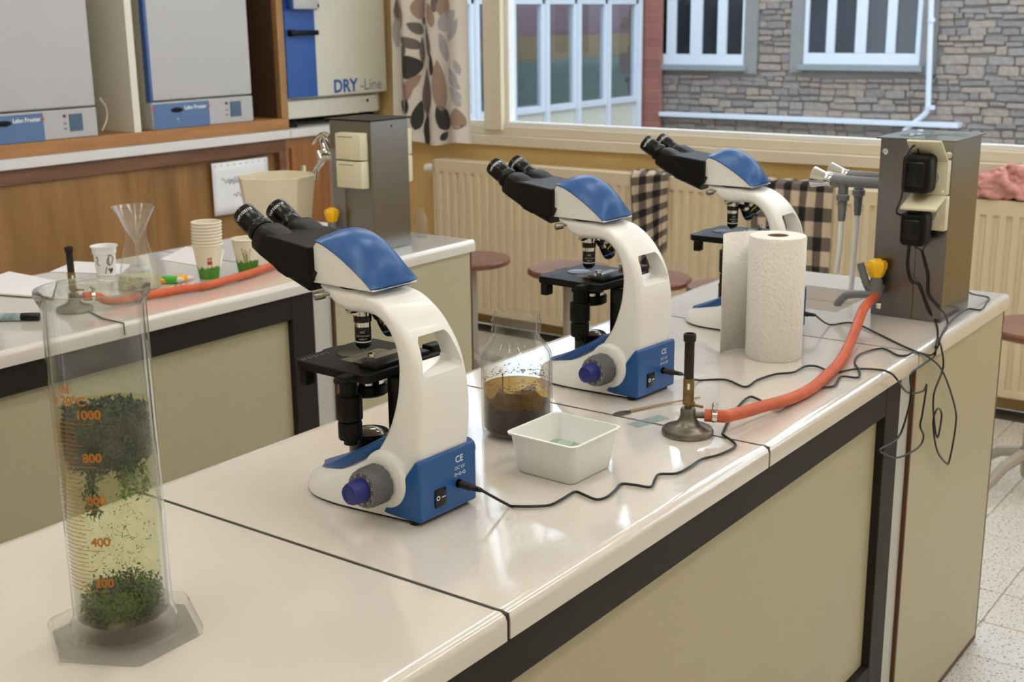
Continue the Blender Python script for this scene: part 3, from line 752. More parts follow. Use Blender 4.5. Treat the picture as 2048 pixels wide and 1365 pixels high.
def freezer(pl, pr_, bot, top, label, side_blue, yf):
    xl, xr_ = ony(pl, 150, yf).x, ony(pr_, 150, yf).x
    t = thing('laboratory_freezer', label, 'freezer', ((xl+xr_)/2, yf+.3, zsh)); p = lp(t)
    zd = zsh+top
    p(MB().mm(xl+.004, xr_-.004, yf+.04, YL-.05, zsh, zsh+1.05), 'body', M_frzs, .006)
    p(MB().mm(xl, xr_, yf, yf+.038, zd+.006, zsh+1.05), 'door', M_frz, .008)
    if side_blue: p(MB().mm(xl-.004, xl+.012, yf-.0015, yf+.03, zd+.004, zsh+1.05), 'door_edge', mat('edge_blue', srgb(60, 88, 146), .4), .002)
    cp_ = p(MB().mm(xl, xr_, yf, yf+.038, zsh+.001, zd), 'control_panel', M_frz, .004)
    def sub(mb, name, m_):
        o = mb.build(name, m_, cp_); 
        for v in o.data.vertices: v.co -= Vector(t.location)
    w_ = xr_-xl; hh = top
    xb = xl+w_*.545
    sub(MB().mm(xl+.004, xb, yf-.002, yf, zsh+.002, zd-.008), 'blue_panel', M_frzb)
    sub(MB().lathe([(0, 0), (.034, .0), (.034, .002), (0, .004)], 24, frame((xl+w_*.23, yf-.002, zsh+hh*.68), (0, -1, 0)) @ Matrix.Diagonal((1, .33, 1, 1))), 'badge', M_black)
    sub(MB().text('Labo Froster', .024, axes((xl+w_*.41, yf-.003, zsh+hh*.74), (1, 0, 0), (0, 0, 1)), .0006), 'lettering', M_ink)
    for xx in (xl+.006, xb-.002): sub(MB().lathe([(.006, 0), (.006, .002)], 12, frame((xx, yf-.002, zsh+hh*.74), (0, -1, 0))), 'red_dot', mat('red_mark', srgb(205, 60, 60), .5))
    sub(MB().mm(xl+w_*.76, xl+w_*.87, yf-.003, yf, zsh+hh*.25, zsh+hh*.83), 'display', mat('teal_display', srgb(72, 96, 118), .25))
    sub(MB().lathe([(.007, 0), (.007, .003), (0, .004)], 12, frame((xl+w_*.722, yf, zsh+hh*.78), (0, -1, 0))), 'indicator', mat('dark_red', srgb(110, 40, 36), .3))
    for q in (.5, .32): sub(MB().mm(xl+w_*.71, xl+w_*.735, yf-.001, yf, zsh+hh*q, zsh+hh*(q+.05)), 'legend', M_gplast)
    if side_blue: sub(MB().lathe([(.006, 0), (.006, .002)], 12, frame((xl+w_*.23, yf-.002, zsh+hh*.33), (0, -1, 0))), 'key_lock', M_chrome)
# photo: first freezer right edge px~197 at base, second 300..515
zz1 = ony(100, 236, YF+.02).z-zsh
freezer(-66, 186, 0, .12, 'grey freezer beside the pale divider at the unit\'s left', False, YF+.012)
freezer(298, 502, 0, .12, 'grey freezer with blue door edge beside the wood end panel', True, YF+.012)
# cable loop beside first freezer
pts = [ony(x, y, YF+.05) for x, y in ((199, 196), (212, 215), (213, 240), (204, 262))]
tag(MB().tube(crom(pts, 5), .0025, 6).build('freezer_cable', mat('ivory_cable', srgb(214, 206, 178), .5)), 'thin ivory cable looping beside the freezer', 'cable')
# big laboratory cabinet with blue strip
def dryline():
    yf = YC+.035; a = ony(576, 185, yf); b = ony(775, 185, yf); xl, xr_ = a.x, min(b.x, 4.088)
    t = thing('drying_cabinet', 'cream drying cabinet with blue strip and black handle', 'cabinet', ((xl+xr_)/2, yf+.3, ZCT)); p = lp(t)
    zb = ZCT+.045; zd = ony(650, 193, yf).z
    p(MB().mm(xl, xr_-.01, yf+.05, YL-.02, zb, 2.2), 'body', mat('cab_cream', srgb(204, 202, 188), .45), .006)
    p(MB().mm(xl+.01, xr_-.06, yf+.02, yf+.05, zb, zd-.012), 'lower_panel', mat('cab_cream2', srgb(212, 210, 196), .45), .004)
    p(MB().mm(xl, xr_, yf, yf+.04, zd, 2.2), 'door', mat('cab_door', srgb(212, 210, 194), .45), .008)
    xb0, xb1 = ony(578, 100, yf).x, ony(631, 100, yf).x
    p(MB().mm(xl, xb1, yf-.003, yf+.01, zd+.003, 2.2), 'blue_strip', mat('strip_blue', srgb(34, 80, 152), .4), .002)
    zh = ony(605, 66, yf-.03).z
    p(MB().rmm(xl+.012, xb1-.002, yf-.035, yf-.02, zh-.012, zh+.012, .005).rmm(xl+.015, xl+.05, yf-.03, yf-.001, zh-.016, zh+.016, .004), 'handle', M_black, 0)
    zt = ony(605, 20, yf-.03).z
    lk = p(MB().rmm(xl+.012, xb1-.004, yf-.05, yf-.003, zt, zt+.12, .012), 'lock_housing', mat('strip_blue', (0, 0, 0)), 0)
    o = MB().rmm(xl+.02, xb1-.012, yf-.054, yf-.045, zt+.004, zt+.115, .006).build('lock_cover', M_frz, lk)
    for v in o.data.vertices: v.co -= Vector(t.location)
    o = MB().rmm(xb1-.025, xb1-.018, yf-.058, yf-.05, zt+.012, zt+.028, .002).build('keyhole', M_black, lk)
    for v in o.data.vertices: v.co -= Vector(t.location)
    q0, q1 = ony(667, 175, yf), ony(719, 168, yf)
    s = (q1.x-q0.x)
    xt = q0.x; zt_ = ony(700, 172, yf).z
    p(MB().text('DRY', .090, axes((xt, yf-.001, zt_), (1, 0, 0), (0, 0, 1)), .003, align='LEFT'), 'lettering', mat('letter_blue', srgb(42, 88, 160), .5), 0)
    p(MB().text('-Line', .084, axes((ony(720, 168, yf).x, yf-.001, zt_), (1, 0, 0), (0, 0, 1)), .0002, align='LEFT'), 'lettering', mat('letter_grey', srgb(112, 124, 140), .5), 0)
    p(MB().lathe([(.008, 0), (.008, .004), (.004, .005)], 12, frame((ony(740, 203, yf).x, yf+.02, zb+.06), (0, -1, 0))), 'lock', M_black, 0)
    for xx in (xl+.06, xr_-.09): p(MB().lathe([(.05, ZCT), (.05, ZCT+.02), (.03, zb)], 20, T(xx, yf+.08, 0)), 'foot', M_black, 0)
    for xx in (xl+.06, xr_-.09): p(MB().lathe([(.03, ZCT), (.03, zb)], 20, T(xx, YL-.1, 0)), 'foot', M_black, 0)
dryline()
# ================================================================== MICROSCOPES
def apply_bool(o, cutter):
    md = o.modifiers.new('b', 'BOOLEAN'); md.operation = 'DIFFERENCE'; md.object = cutter; md.solver = 'EXACT'
    dg = bpy.context.evaluated_depsgraph_get(); dg.update()
    me = bpy.data.meshes.new_from_object(o.evaluated_get(dg)); o.modifiers.clear()
    old = o.data; o.data = me; bpy.data.meshes.remove(old); cm = cutter.data
    bpy.data.objects.remove(cutter); bpy.data.meshes.remove(cm)
    me.polygons.foreach_set('use_smooth', [True]*len(me.polygons)); me.set_sharp_from_angle(angle=R(40))
    me.name = o.name
def interp(tab, x):
    for (a, b), (c, d) in zip(tab, tab[1:]):
        if x <= c:
            t = (x-a)/(c-a) if c > a else 0; t = max(0, min(1, t)); return b+(d-b)*t
    return tab[-1][1]
def smooth_tab(tab, n=60):
    """monotone-ish resample of (x, y) table through Catmull-Rom"""
    return [(p.x, p.y) for p in (Vector((q[0], q[1], 0)) for q in [tuple(v[:2]) for v in crom([(a, b, 0) for a, b in tab], n//len(tab)+1)])]

def make_microscope(label):
    t = thing('microscope', label, 'microscope')
    # ---- arm: C-shaped loft
    S = [((-.003, .012), (.115, .012), .104), ((-.004, .06), (.100, .060), .106), ((-.006, .095), (.076, .088), .108), ((-.010, .13), (.052, .122), .109), ((-.011, .165), (.036, .165), .107),
         ((-.008, .20), (.031, .203), .103), ((.003, .238), (.034, .232), .099), ((.027, .273), (.047, .259), .094), ((.060, .298), (.068, .276), .090), ((.09, .3065), (.092, .280), .087), ((.13, .309), (.128, .278), .085), ((.160, .310), (.150, .283), .083), ((.178, .3105), (.170, .299), .080), ((.182, .3105), (.179, .305), .078)]
    A = crom([Vector((a[0], a[1], w_)) for a, b, w_ in S], 5); B_ = crom([Vector((b[0], b[1], w_)) for a, b, w_ in S], 5)
    secs = []
    for a, b in zip(A, B_):
        c = ((a.x+b.x)/2, (a.y+b.y)/2); d = Vector((b.x-a.x, b.y-a.y)); h = d.length/2; d.normalize(); w_ = (a.z+b.z)/4
        secs.append([Vector((x, c[0]+d.x*y, c[1]+d.y*y)) for x, y in rrect(w_, h, min(.011, h*.8), 5)])
    arm = MB().loft(secs).build('arm', M_white, t, ang=50)
    cut = MB()
    # handle opening, wider at the bottom, rounded
    prof = [(-.034, .207), (.039, .207), (.043, .212), (.034, .248), (.029, .253), (-.026, .253), (-.031, .248), (-.039, .212)]
    cut.loft([[Vector((x*(1.0 if y < .0 else .86), y, z+.25*y)) for x, z in prof] for y in (-.05, .12)])
    apply_bool(arm, cut.build('cut', M_white))
    # ---- base: domed shoe
    hx = smooth_tab([(-.004, .050), (.03, .056), (.09, .064), (.14, .069), (.18, .067), (.205, .058), (.225, .043), (.238, .025), (.2435, .006)])
    hz = smooth_tab([(-.004, .080), (.03, .090), (.07, .094), (.10, .082), (.14, .063), (.18, .045), (.21, .033), (.23, .025), (.2435, .016)])
    secs = []
    ys = [-.004+.2475*(1-(1-i/44)**1.7) for i in range(45)]
    for y in ys:
        a, h = interp(hx, y), interp(hz, y); z0 = .004
        hp = [(1, 0), (1.0, .12), (.985, .3), (.94, .52), (.86, .72), (.74, .88), (.58, .97), (.35, 1), (0, 1)]
        half = [(a*u, z0+(h-z0)*v) for u, v in hp]
        secs.append([Vector((x, y, z)) for x, z in half]+[Vector((-x, y, z)) for x, z in reversed(half[:-1])])
    MB().loft(secs).build('base', M_white, t, ang=50)
    MB().loft([[Vector((x*.97, y*.985, z)) for (x, y) in [(interp(hx, yy), yy) for yy in ys]+[(-interp(hx, yy), yy) for yy in reversed(ys)]] for z in (.0015, .006)]).build('base_plate', M_rubber, t)
    for sx in (-1, 1):
        MB().lathe([(.007, 0), (.008, .006)], 14, T(sx*.05, .006, 0)).build('foot', M_rubber, t)
        MB().lathe([(.007, 0), (.008, .006)], 14, T(sx*.04, .19, 0)).build('foot', M_rubber, t)
    # ---- blue rear cover
    side = [(.064, .006), (.050, .020), (.036, .038), (.022, .058), (.006, .080), (-.004, .0925), (-.0115, .0945), (-.013, .086), (-.0125, .006)]
    bm_ = MB(); n = len(side)
    xs = [(-.0615, .985), (-.0605, 1), (.0605, 1), (.0615, .985)]
    bm_.loft([[Vector((x, y, z)) for y, z in side] for x in (-.0595, .0595)])
    rc = bm_.build('rear_cover', M_blue, t, bevel=.004, bseg=3)
    def back(mb, name, m_): return mb.build(name, m_, rc)
    BM = lambda x, z: axes((x, -.0132, z), (1, 0, 0), (0, 0, 1))
    sw = back(MB().rmm(-.030, -.007, -.0145, -.010, .020, .046, .001), 'power_switch', M_gblack)
    back(MB().text('O', .009, BM(-.0245, .033) @ T(0, 0, .0016), .0003).mm(-.017, -.010, -.0150, -.0146, .0325, .0337), 'switch_marks', M_ink)
    back(MB().text('CE', .0135, BM(.022, .077), .0002), 'ce_mark', M_ink)
    back(MB().text('DC 6V', .0075, BM(.023, .0645)), 'voltage_mark', M_ink)
    mk = MB()
    for dx in (-.009, 0, .009): mk.lathe([(.0018, 0), (.0026, 0), (.0026, .0002), (.0018, .0002), (.0018, 0)], 14, frame((.023+dx, -.0131, .0555), (0, -1, 0)), cap=False)
    mk.mm(.016, .0205, -.0133, -.0131, .0552, .0558).mm(.0255, .03, -.0133, -.0131, .0552, .0558)
    back(mk, 'polarity_mark', M_ink)
    back(MB().lathe([(.0065, 0), (.0065, .0015), (.004, .0015)], 18, frame((.020, -.0128, .0415), (0, -1, 0))), 'power_socket', M_gblack)
    # ---- blue leaf tray on the base top
    def ztop(y): return interp(hz, y)
    rows = []
    N = 20
    for i in range(N+1):
        y = .060+.174*i/N; q = (i/N); hw = .059*(sin(pi*min(.999, max(.001, q*.86+.13)))**.75)*(1 if q < .8 else (1-((q-.8)/.2)**2*.75))
        zt = ztop(y)+.0095+.006*max(0, 1-q*1.6)-.004*q
        rows.append([Vector((hw*s_, y, zt-.006*abs(s_)**3)) for s_ in (-1, -.85, -.6, -.3, 0, .3, .6, .85, 1)])
    tr = MB().loft(rows, cap=False, closed=False).build('blue_tray', M_blue, t, ang=60)
    sd = tr.modifiers.new('t', 'SOLIDIFY'); sd.thickness = .014; sd.offset = -1
    il = MB().lathe([(.030, .060), (.030, .084), (.031, .090), (.027, .094), (.024, .090), (.0, .088)], 32, T(0, .137, 0)).build('illuminator', M_gblack, t)
    MB().lathe([(.023, .0885), (.018, .095), (.010, .0985), (0, .0995)], 28, T(0, .137, 0), cap=False).build('lens', mat('lamp_lens', srgb(120, 104, 92), .08, spec=.9, coat=.6), il)
    # ---- focus knobs on both sides
    for sx in (-1, 1):
        MB().lathe([(.042, 0), (.041, .006), (.037, .010), (.034, .011)], 40, frame((sx*.052, .052, .056), (sx, 0, 0))).build('knob_boss', M_white, t)
        K = frame((sx*.0665, .056, .053), (sx, 0, 0))
        prof = []
        kb = MB(); seg = 48; rings = []
        for z, r, gr in ((0, .0275, 1), (.002, .0285, 1), (.022, .0285, 1), (.024, .0275, 0), (.031, .0265, 0), (.033, .0255, 0)):
            rings.append([Vector(((r-(.0012 if gr and k % 4 == 0 else 0))*cos(2*pi*k/seg), (r-(.0012 if gr and k % 4 == 0 else 0))*sin(2*pi*k/seg), z)) for k in range(seg)])
        kb.loft(rings, M=K)
        ck = kb.build('coarse_knob', M_grey, t, ang=30)
        mk = MB()
        for k in range(60):
            a = 2*pi*k/60; d1 = .0235 if k % 5 else .0222
            mk.add([(d1*cos(a-.012), d1*sin(a-.012), .0332), (.0252*cos(a-.012), .0252*sin(a-.012), .0332), (.0252*cos(a+.012), .0252*sin(a+.012), .0332), (d1*cos(a+.012), d1*sin(a+.012), .0332)], [(0, 1, 2, 3)], K)
        for k in range(10):
            a = 2*pi*k/10
            mk.text(str(k*20), .0042, K @ Matrix.Rotation(a, 4, 'Z') @ T(0, .0203, .0333))
        mk.build('dial_scale', M_ink, ck)
        fk = MB().lathe([(.0165, .0), (.0165, .010), (.0155, .020), (.0135, .024), (.010, .0245), (.009, .0235), (0, .0235)], 36, K @ T(0, 0, .033)).build('fine_knob', M_navy, t)
    # ---- head: white wedge and blue cover
    arc = [(.077, .315), (.090, .3255), (.108, .3375), (.128, .3495), (.148, .360), (.166, .3675), (.181, .371)]
    front = [(.191, .358), (.1975, .340), (.1985, .326), (.197, .3125)]
    wedge = [(.075, .3125)]+arc+front
    MB().loft([[Vector((x, y, z)) for y, z in wedge] for x in (-.0445, .0445)]).build('head_housing', M_white, t, bevel=.003, bseg=3)
    MB().lathe([(.036, .304), (.036, .3135)], 36, T(0, .137, 0)).build('head_ring', M_black, t)
    mid = [(.071, .3155), (.078, .338), (.094, .359), (.114, .3745), (.138, .3835), (.162, .3845), (.186, .376)]
    EA = crom([(0, *q) for q in arc], 5); MI = crom([(0, *q) for q in mid], 5)
    rows = []
    for e, m_ in zip(EA, MI):
        row = []
        for k in range(17):
            s_ = -1+2*k/16; wgt = (1-abs(s_)**2.2); x = .0462*s_
            row.append(Vector((x, e.y+(m_.y-e.y)*wgt, e.z+.0015+(m_.z-e.z)*wgt)))
        rows.append(row)
    # closed shell: add underside
    cv = MB(); n = 17
    cv.loft([r+[Vector((p.x*.9, p.y+.004, min(p.z-.006, interp([(a, b) for a, b in arc], p.y)-.004))) for p in reversed(r)] for r in rows])
    cv.build('head_cover', M_blue, t, ang=55)
    # clamp screw
    MB().lathe([(.0022, 0), (.0022, .012), (.0052, .012), (.0056, .014), (.0056, .025), (.005, .027), (0, .027)], 18, frame((-.036, .160, .300), (-.83, .50, -.12))).build('clamp_screw', M_nickel, t)
    # ---- binocular
    d = Vector((0, cos(R(31)), sin(R(31)))); nrm = Vector((0, -sin(R(31)), cos(R(31))))
    tip = Vector((0, .347, .3945))
    bb = MB()
    chin = [(.186, .314), (.240, .3155), (.260, .322), (.286, .3415), (.297, .3535), (.294, .366), (.280, .373), (.262, .372), (.186, .364)]
    bino = bb.loft([[Vector((x, .18+(y-.18)*k, z)) for y, z in chin] for x, k in ((-.0545, .90), (-.047, 1), (.047, 1), (.0545, .90))]).build('binocular_body', M_black, t, bevel=.004, bseg=3)
    for sx in (-1, 1):
        cx = sx*.0305
        c0 = tip - d*.052
        secs = []
        for s_, hx_, hn, off in ((-.125, .0225, .017, .012), (-.07, .0245, .0215, .006), (-.02, .0245, .0225, .002), (-.004, .0235, .0215, 0), (0, .0215, .0195, 0)):
            c = c0+d*s_+nrm*off
            secs.append([Vector((cx+x, c.y+nrm.y*y, c.z+nrm.z*y)) for x, y in rrect(hx_, hn, .0125, 5)])
        MB().loft(secs).build('prism_housing', M_black, t, ang=40)
        K = frame((cx, c0.y, c0.z), d)
        e = MB().lathe([(.0180, -.002), (.0180, .004), (.0170, .005), (.0170, .006)], 32, K).build('eyepiece_tube', M_black, t)
        col = [(.0185, .006), (.0197, .008), (.0197, .014), (.0185, .016), (.0165, .017)]
        if sx < 0: MB().lathe(col, 32, K).build('diopter_ring', M_gblack, t)
        else: MB().lathe([(.0172, .006), (.0172, .016), (.0165, .017)], 32, K).build('diopter_ring', M_gblack, t)
        ep = MB().lathe([(.0168, .016), (.0168, .022), (.0178, .024), (.0182, .048), (.0175, .0515), (.0148, .0520), (.0142, .0495), (.006, .049), (0, .049)], 36, K).build('eyepiece', M_gblack, t)
        MB().lathe([(.0140, .0485), (.008, .0505), (0, .0512)], 24, K, cap=False).build('eye_lens', mat('eye_glass', srgb(30, 34, 44), .05, spec=1, coat=1), ep)
        rr_ = .01825
        def bend(v, K=K):
            a = v.x/rr_ ; return Vector((rr_*cos(a), rr_*sin(a), v.y))
        # facing upward-rear: pick angle so the text reads on the upper outside
        MB().text('WF10X/18', .0070, K @ Matrix.Rotation(eye_face(K), 4, 'Z') @ T(0, 0, .040), .0001, fn=lambda v: bend(Vector((v.x, v.y, 0)))).build('eyepiece_print', M_ink, ep)
    for q in ((-.0555, .205, .322), (-.0545, .262, .365)): pass
    # ---- nosepiece and objectives
    th = R(22); ax = Vector((0, -sin(th), -cos(th))); apex = Vector((0, .130, .290))
    e1 = Vector((0, cos(th), -sin(th))); e2 = Vector((1, 0, 0))
    NP = frame(apex, ax)
    MB().lathe([(.024, -.012), (.030, .0), (.033, .006), (.033, .012), (.0, .012)], 40, NP).build('nosepiece', M_black, t)
    MB().lathe([(.0335, .006), (.0338, .008), (.0338, .011), (.0335, .0125), (.030, .0135)], 40, NP, cap=False).build('nosepiece_rim', M_chrome, t)
    bl = mat('objective_black', srgb(18, 18, 19), .25)
    for k, (ln, ring, ph) in enumerate(((.060, (235, 235, 235), 0), (.052, (40, 150, 215), -R(75)), (.042, (225, 210, 40), R(185)))):
        rad = e1*cos(ph)+e2*sin(ph)*(-1)
        od = (ax*cos(th)+rad*sin(th)).normalized(); p0 = apex+ax*.010+rad*.0165
        K = frame(p0, od)
        ob = MB().lathe([(.0115, 0), (.0122, .002), (.0122, .010), (.0112, .011)], 28, K).build('objective', M_chrome, t)
        MB().lathe([(.0128, .010), (.0128, .019), (.0120, .0195)], 28, K).build('objective_grip', bl, ob)
        MB().lathe([(.0118, .0195), (.0118, .026), (.0112, .0265)], 28, K).build('objective_band', M_chrome, ob)
        L1 = .026+(ln-.026)*.80
        MB().lathe([(.0118, .026), (.0118, L1-.003), (.010, L1+.002), (.0075, L1+.004)], 28, K).build('objective_barrel', bl, ob)
        MB().lathe([(.01195, L1-.007), (.01195, L1-.005)], 28, K, cap=False).build('colour_ring', mat('ring_%d' % k, srgb(*ring), .4), ob)
        MB().lathe([(.0075, L1+.003), (.0055, ln), (.002, ln+.001), (0, ln+.001)], 20, K).build('front_lens', M_chrome, ob)
        if k == 0:
            rb = .01190
            fn = lambda v: Vector((rb*cos(v.x/rb), rb*sin(v.x/rb), v.y))
            for txt, zz, sz in (('HC', .033, .0052), ('1.25 Oil/Water', .0385, .0034), ('160/0.17', .043, .0034)):
                # local z points down, so flip the letters upright; faces the rear side
                MB().text(txt, sz, Matrix.Translation(p0+od*zz) @ Matrix.Rotation(R(-137), 4, 'Z'), fn=fn).build('objective_print', M_ink, ob)
    # ---- stage
    pl = [(x, y) for x, y in ((-.070, .062), (.074, .062), (.078, .066), (.078, .196), (.068, .208), (.02, .208), (.012, .213), (-.012, .213), (-.02, .208), (-.066, .208), (-.076, .198), (-.076, .068))]
    stg = MB().prism(pl, .193, .206).build('stage', M_black, t, bevel=.002)
    cutter = MB().lathe([(.020, .15), (.020, .25)], 32, T(-.002, .160, 0)).build('c', M_black); 
    MB().rmm(-.079, -.060, .178, .193, .172, .194, .002).build('stage_stop', M_black, t)
    bpy.data.objects.remove(cutter)
    MB().lathe([(.0235, .2062), (.0225, .2072), (.019, .2068), (0, .2064)], 32, T(-.002, .162, 0), cap=False).build('stage_opening', M_gblack, t)
    mk = MB()
    for k in range(9): mk.mm(-.070+k*.006, -.0695+k*.006, .196-(.004 if k % 2 else .007), .196, .2061, .2063)
    mk.build('stage_scale', M_ink, t)
    hd = MB().rmm(-.052, .060, .070, .100, .2062, .2115, .001).build('slide_holder', M_black, t)
    MB().rmm(-.040, .046, .094, .124, .2063, .2085, .0006).build('holder_plate', M_nickel, hd)
    MB().lathe([(.005, .2085), (.005, .216), (.0035, .2165), (.0055, .217), (.0055, .222), (0, .222)], 16, T(-.030, .096, 0)).build('holder_screw', M_chrome, hd)
    MB().lathe([(.005, .2085), (.005, .216), (.0035, .2165), (.0055, .217), (.0055, .222), (0, .222)], 16, T(.040, .096, 0)).build('holder_screw', M_chrome, hd)
    MB().mm(-.040, .036, .122, .148, .2063, .2075).build('glass_slide', thin_glass('slide_glass', (.86, .93, .92), 1.0, .10, (.8, .88, .88)), hd)
    MB().rmm(-.086, -.050, .098, .116, .188, .196, .002).rmm(-.096, -.030, .082, .100, .197, .2045, .002).build('stage_slider', M_black, t)
    MB().rmm(.070, .098, .075, .095, .196, .214, .002).build('stage_rack', M_black, t)
    # coaxial stage drive
    K = T(-.052, .122, 0)
    MB().lathe([(.013, .160), (.013, .192)], 24, K).build('drive_shaft', M_black, t)
    for z0, z1, r in ((.128, .163, .0185), (.100, .125, .0170)):
        seg = 40; rings = []
        for z, f in ((z0, .94), (z0+.002, 1), (z1-.002, 1), (z1, .94)):
            rings.append([Vector(((r*f-(.0008 if k % 4 == 0 else 0))*cos(2*pi*k/seg), (r*f-(.0008 if k % 4 == 0 else 0))*sin(2*pi*k/seg), z)) for k in range(seg)])
        MB().loft(rings, M=K).build('drive_knob', M_black, t, ang=30)
    MB().lathe([(.010, .092), (.010, .14)], 16, K).build('drive_core', M_black, t)
    # condenser
    MB().lathe([(.026, .150), (.030, .153), (.030, .166), (.024, .168), (.022, .192)], 32, T(.0, .137, 0)).build('condenser', M_black, t)
    MB().lathe([(.0255, .168), (.0255, .173)], 32, T(0, .137, 0)).build('condenser_ring', M_chrome, t)
    MB().rmm(-.024, .024, .044, .076, .07, .193, .003).build('stage_bracket', M_gblack, t)
    return t
def eye_face(K):
    v = K.to_3x3().inverted() @ Vector((-1.25, -1.17, .45)); return math.atan2(v.y, v.x)
scope = make_microscope('blue and white microscope standing beside the muddy jar and cylinder')
scope.location = (.190, .250, BT); scope.rotation_euler = (0, 0, R(-2))
scope['label'] = 'blue and white microscope between the graduated cylinder and white tub'
s2 = copy_tree(scope); s2.location = (.846, .300, BT); s2.rotation_euler = (0, 0, R(-4.5)); s2['label'] = 'blue and white microscope behind the muddy jar, between tub and paper roll'
s3 = copy_tree(scope); s3.location = (1.402, .282, BT); s3.rotation_euler = (0, 0, R(-1)); s3['label'] = 'blue and white microscope partly hidden behind the paper roll'
for s_ in (scope, s2, s3): s_['group'] = 'microscopes in a row on the bench'
# ================================================================== SERVICE COLUMNS
def local(t):
    L = Vector(t.location)
    def f(mb, name, m_, bev=0, par=None, ang=35, bseg=2):
        o = mb.build(name, m_, par or t, bevel=bev, ang=ang, bseg=bseg)
        for v in o.data.vertices: v.co -= L
        return o
    return f
def gas_valve(p, c, body_to):
    """yellow handled gas valve at c, mounted on the column face at x=body_to"""
    gv = p(MB().cyl((body_to, c.y, c.z), (c.x-.004, c.y, c.z), .010, seg=16).lathe([(.013, -.014), (.014, -.006), (.014, .02), (.010, .03)], 20, T(c.x, c.y, c.z)), 'gas_valve', M_gplast)
    p(MB().lathe([(.013, .028), (.016, .031), (.0235, .052), (.0235, .060), (.019, .066), (.011, .067), (.010, .070), (0, .070)], 6, T(c.x, c.y, c.z)), 'valve_handle', M_yellow, .003)
    return gv
c1 = thing('service_column', 'stainless service column with black adapters plugged into open sockets', 'service column', (1.766, .12, BT)); p = local(c1)
CX0, CX1, CY0, CY1, CZ = 1.667, 1.865, .04, .200, 1.318
p(MB().mm(CX0, CX1, CY0, CY1, BT+.0005, CZ), 'housing', M_steel, .0015)
p(MB().mm(CX0-.008, CX1+.008, CY0-.008, CY1+.008, CZ, CZ+.004), 'lid', M_steel, .001)
for (yy, zz) in ((CY1-.012, 1.29), (CY0+.008, 1.29)):
    p(MB().lathe([(.007, 0), (.007, .002), (.004, .003), (0, .003)], 14, frame((CX0, yy, zz), (-1, 0, 0))), 'screw', M_chrome)
# seam on the front face
p(MB().mm(CX0-.0008, CX0, .105, .1062, BT+.001, 1.12), 'seam', M_joint)
# sockets with hinged covers on the -x face
def socket(p, y0, y1, z0, z1, xf, lid):
    b = p(MB().rmm(xf-.022, xf, y0, y1, z0, z1, .002), 'socket', M_cream)
    yc, zc = (y0+y1)/2, (z0+z1)/2
    p(MB().lathe([(.024, 0), (.024, .0015), (.0205, .0018), (.0195, -.004)], 28, frame((xf-.0222, yc, zc), (-1, 0, 0)), cap=False), 'socket_face', M_white, par=b)
    for yy in (y0+.007, y1-.007): p(MB().lathe([(.003, 0), (.003, .001)], 10, frame((xf-.022, yy, z0+.009), (-1, 0, 0))), 'socket_screw', M_chrome, par=b)
    if lid:
        h = Vector((xf-.020, yc, z1-.002)); a = R(lid)
        D = Vector((-sin(a), 0, -cos(a)))      # lid direction from hinge; 0 = closed (hangs down)
        Nn = Vector((-cos(a), 0, sin(a)))
        K = axes(h, (0, 1, 0), D)
        p(MB().rbox((0, .036, 0.002), ((y1-y0)*.98, .072, .006), .002, 2, K), 'socket_cover', M_cream, par=b)
    return b
# cover of upper socket flipped up against the lid, lower one standing out
socket(p, .042, .118, 1.205, 1.279, CX0, 130)
socket(p, .040, .118, 1.128, 1.203, CX0, 72)
# sockets on the -y face side edge (seen edge-on to the right)
for z0 in (1.205, 1.128):
    p(MB().rmm(CX1, CX1+.020, .06, .136, z0, z0+.074, .002), 'socket', M_cream)
q = ony(1975, 325, .10)
p(MB().rbox((CX1+.045, .098, 1.272), (.05, .07, .005), .002, 2), 'socket_cover', M_cream)
# taps: two grey arms with chrome flared ends over the sink
for (dx, zz, ln) in ((.012, 1.213, .125), (.11, 1.213, .125)):
    x = CX0+.03+dx; ye = CY1+ln
    a = p(MB().cyl((x, CY1, zz), (x, ye, zz), .012, .0135, 18), 'tap_arm', M_gplast)
    p(MB().lathe([(.0135, 0), (.0145, .002), (.0135, .006), (.016, .016), (.0245, .045), (.0235, .046), (.012, .03), (0, .03)], 24, frame((x, ye, zz), (0, 1, .12))), 'tap_handle', M_chrome, par=a)
    p(MB().lathe([(.0115, 0), (.0115, -.03), (.015, -.032), (.015, -.044), (.011, -.046), (.0095, -.060), (.0105, -.062), (.0085, -.075), (.0095, -.077), (.0075, -.092)], 20, T(x, ye-.028, zz)), 'tap_nozzle', M_gplast, par=a)
    p(MB().tube([(x, ye-.028, zz-.088), (x, ye-.027, zz-.16), (x+.001, ye-.024, zz-(.19 if dx < .05 else .24)), (x+.002, ye-.022, zz-(.215 if dx < .05 else .30))], .0065, 12), 'outlet_tube', mat('milky_tube', srgb(240, 240, 238), .4), par=a)
gv = onx(1767, 585, CX0-.035)
gv = Vector((CX0-.030, .180, BT+.065))
valve = gas_valve(p, gv, CX0)
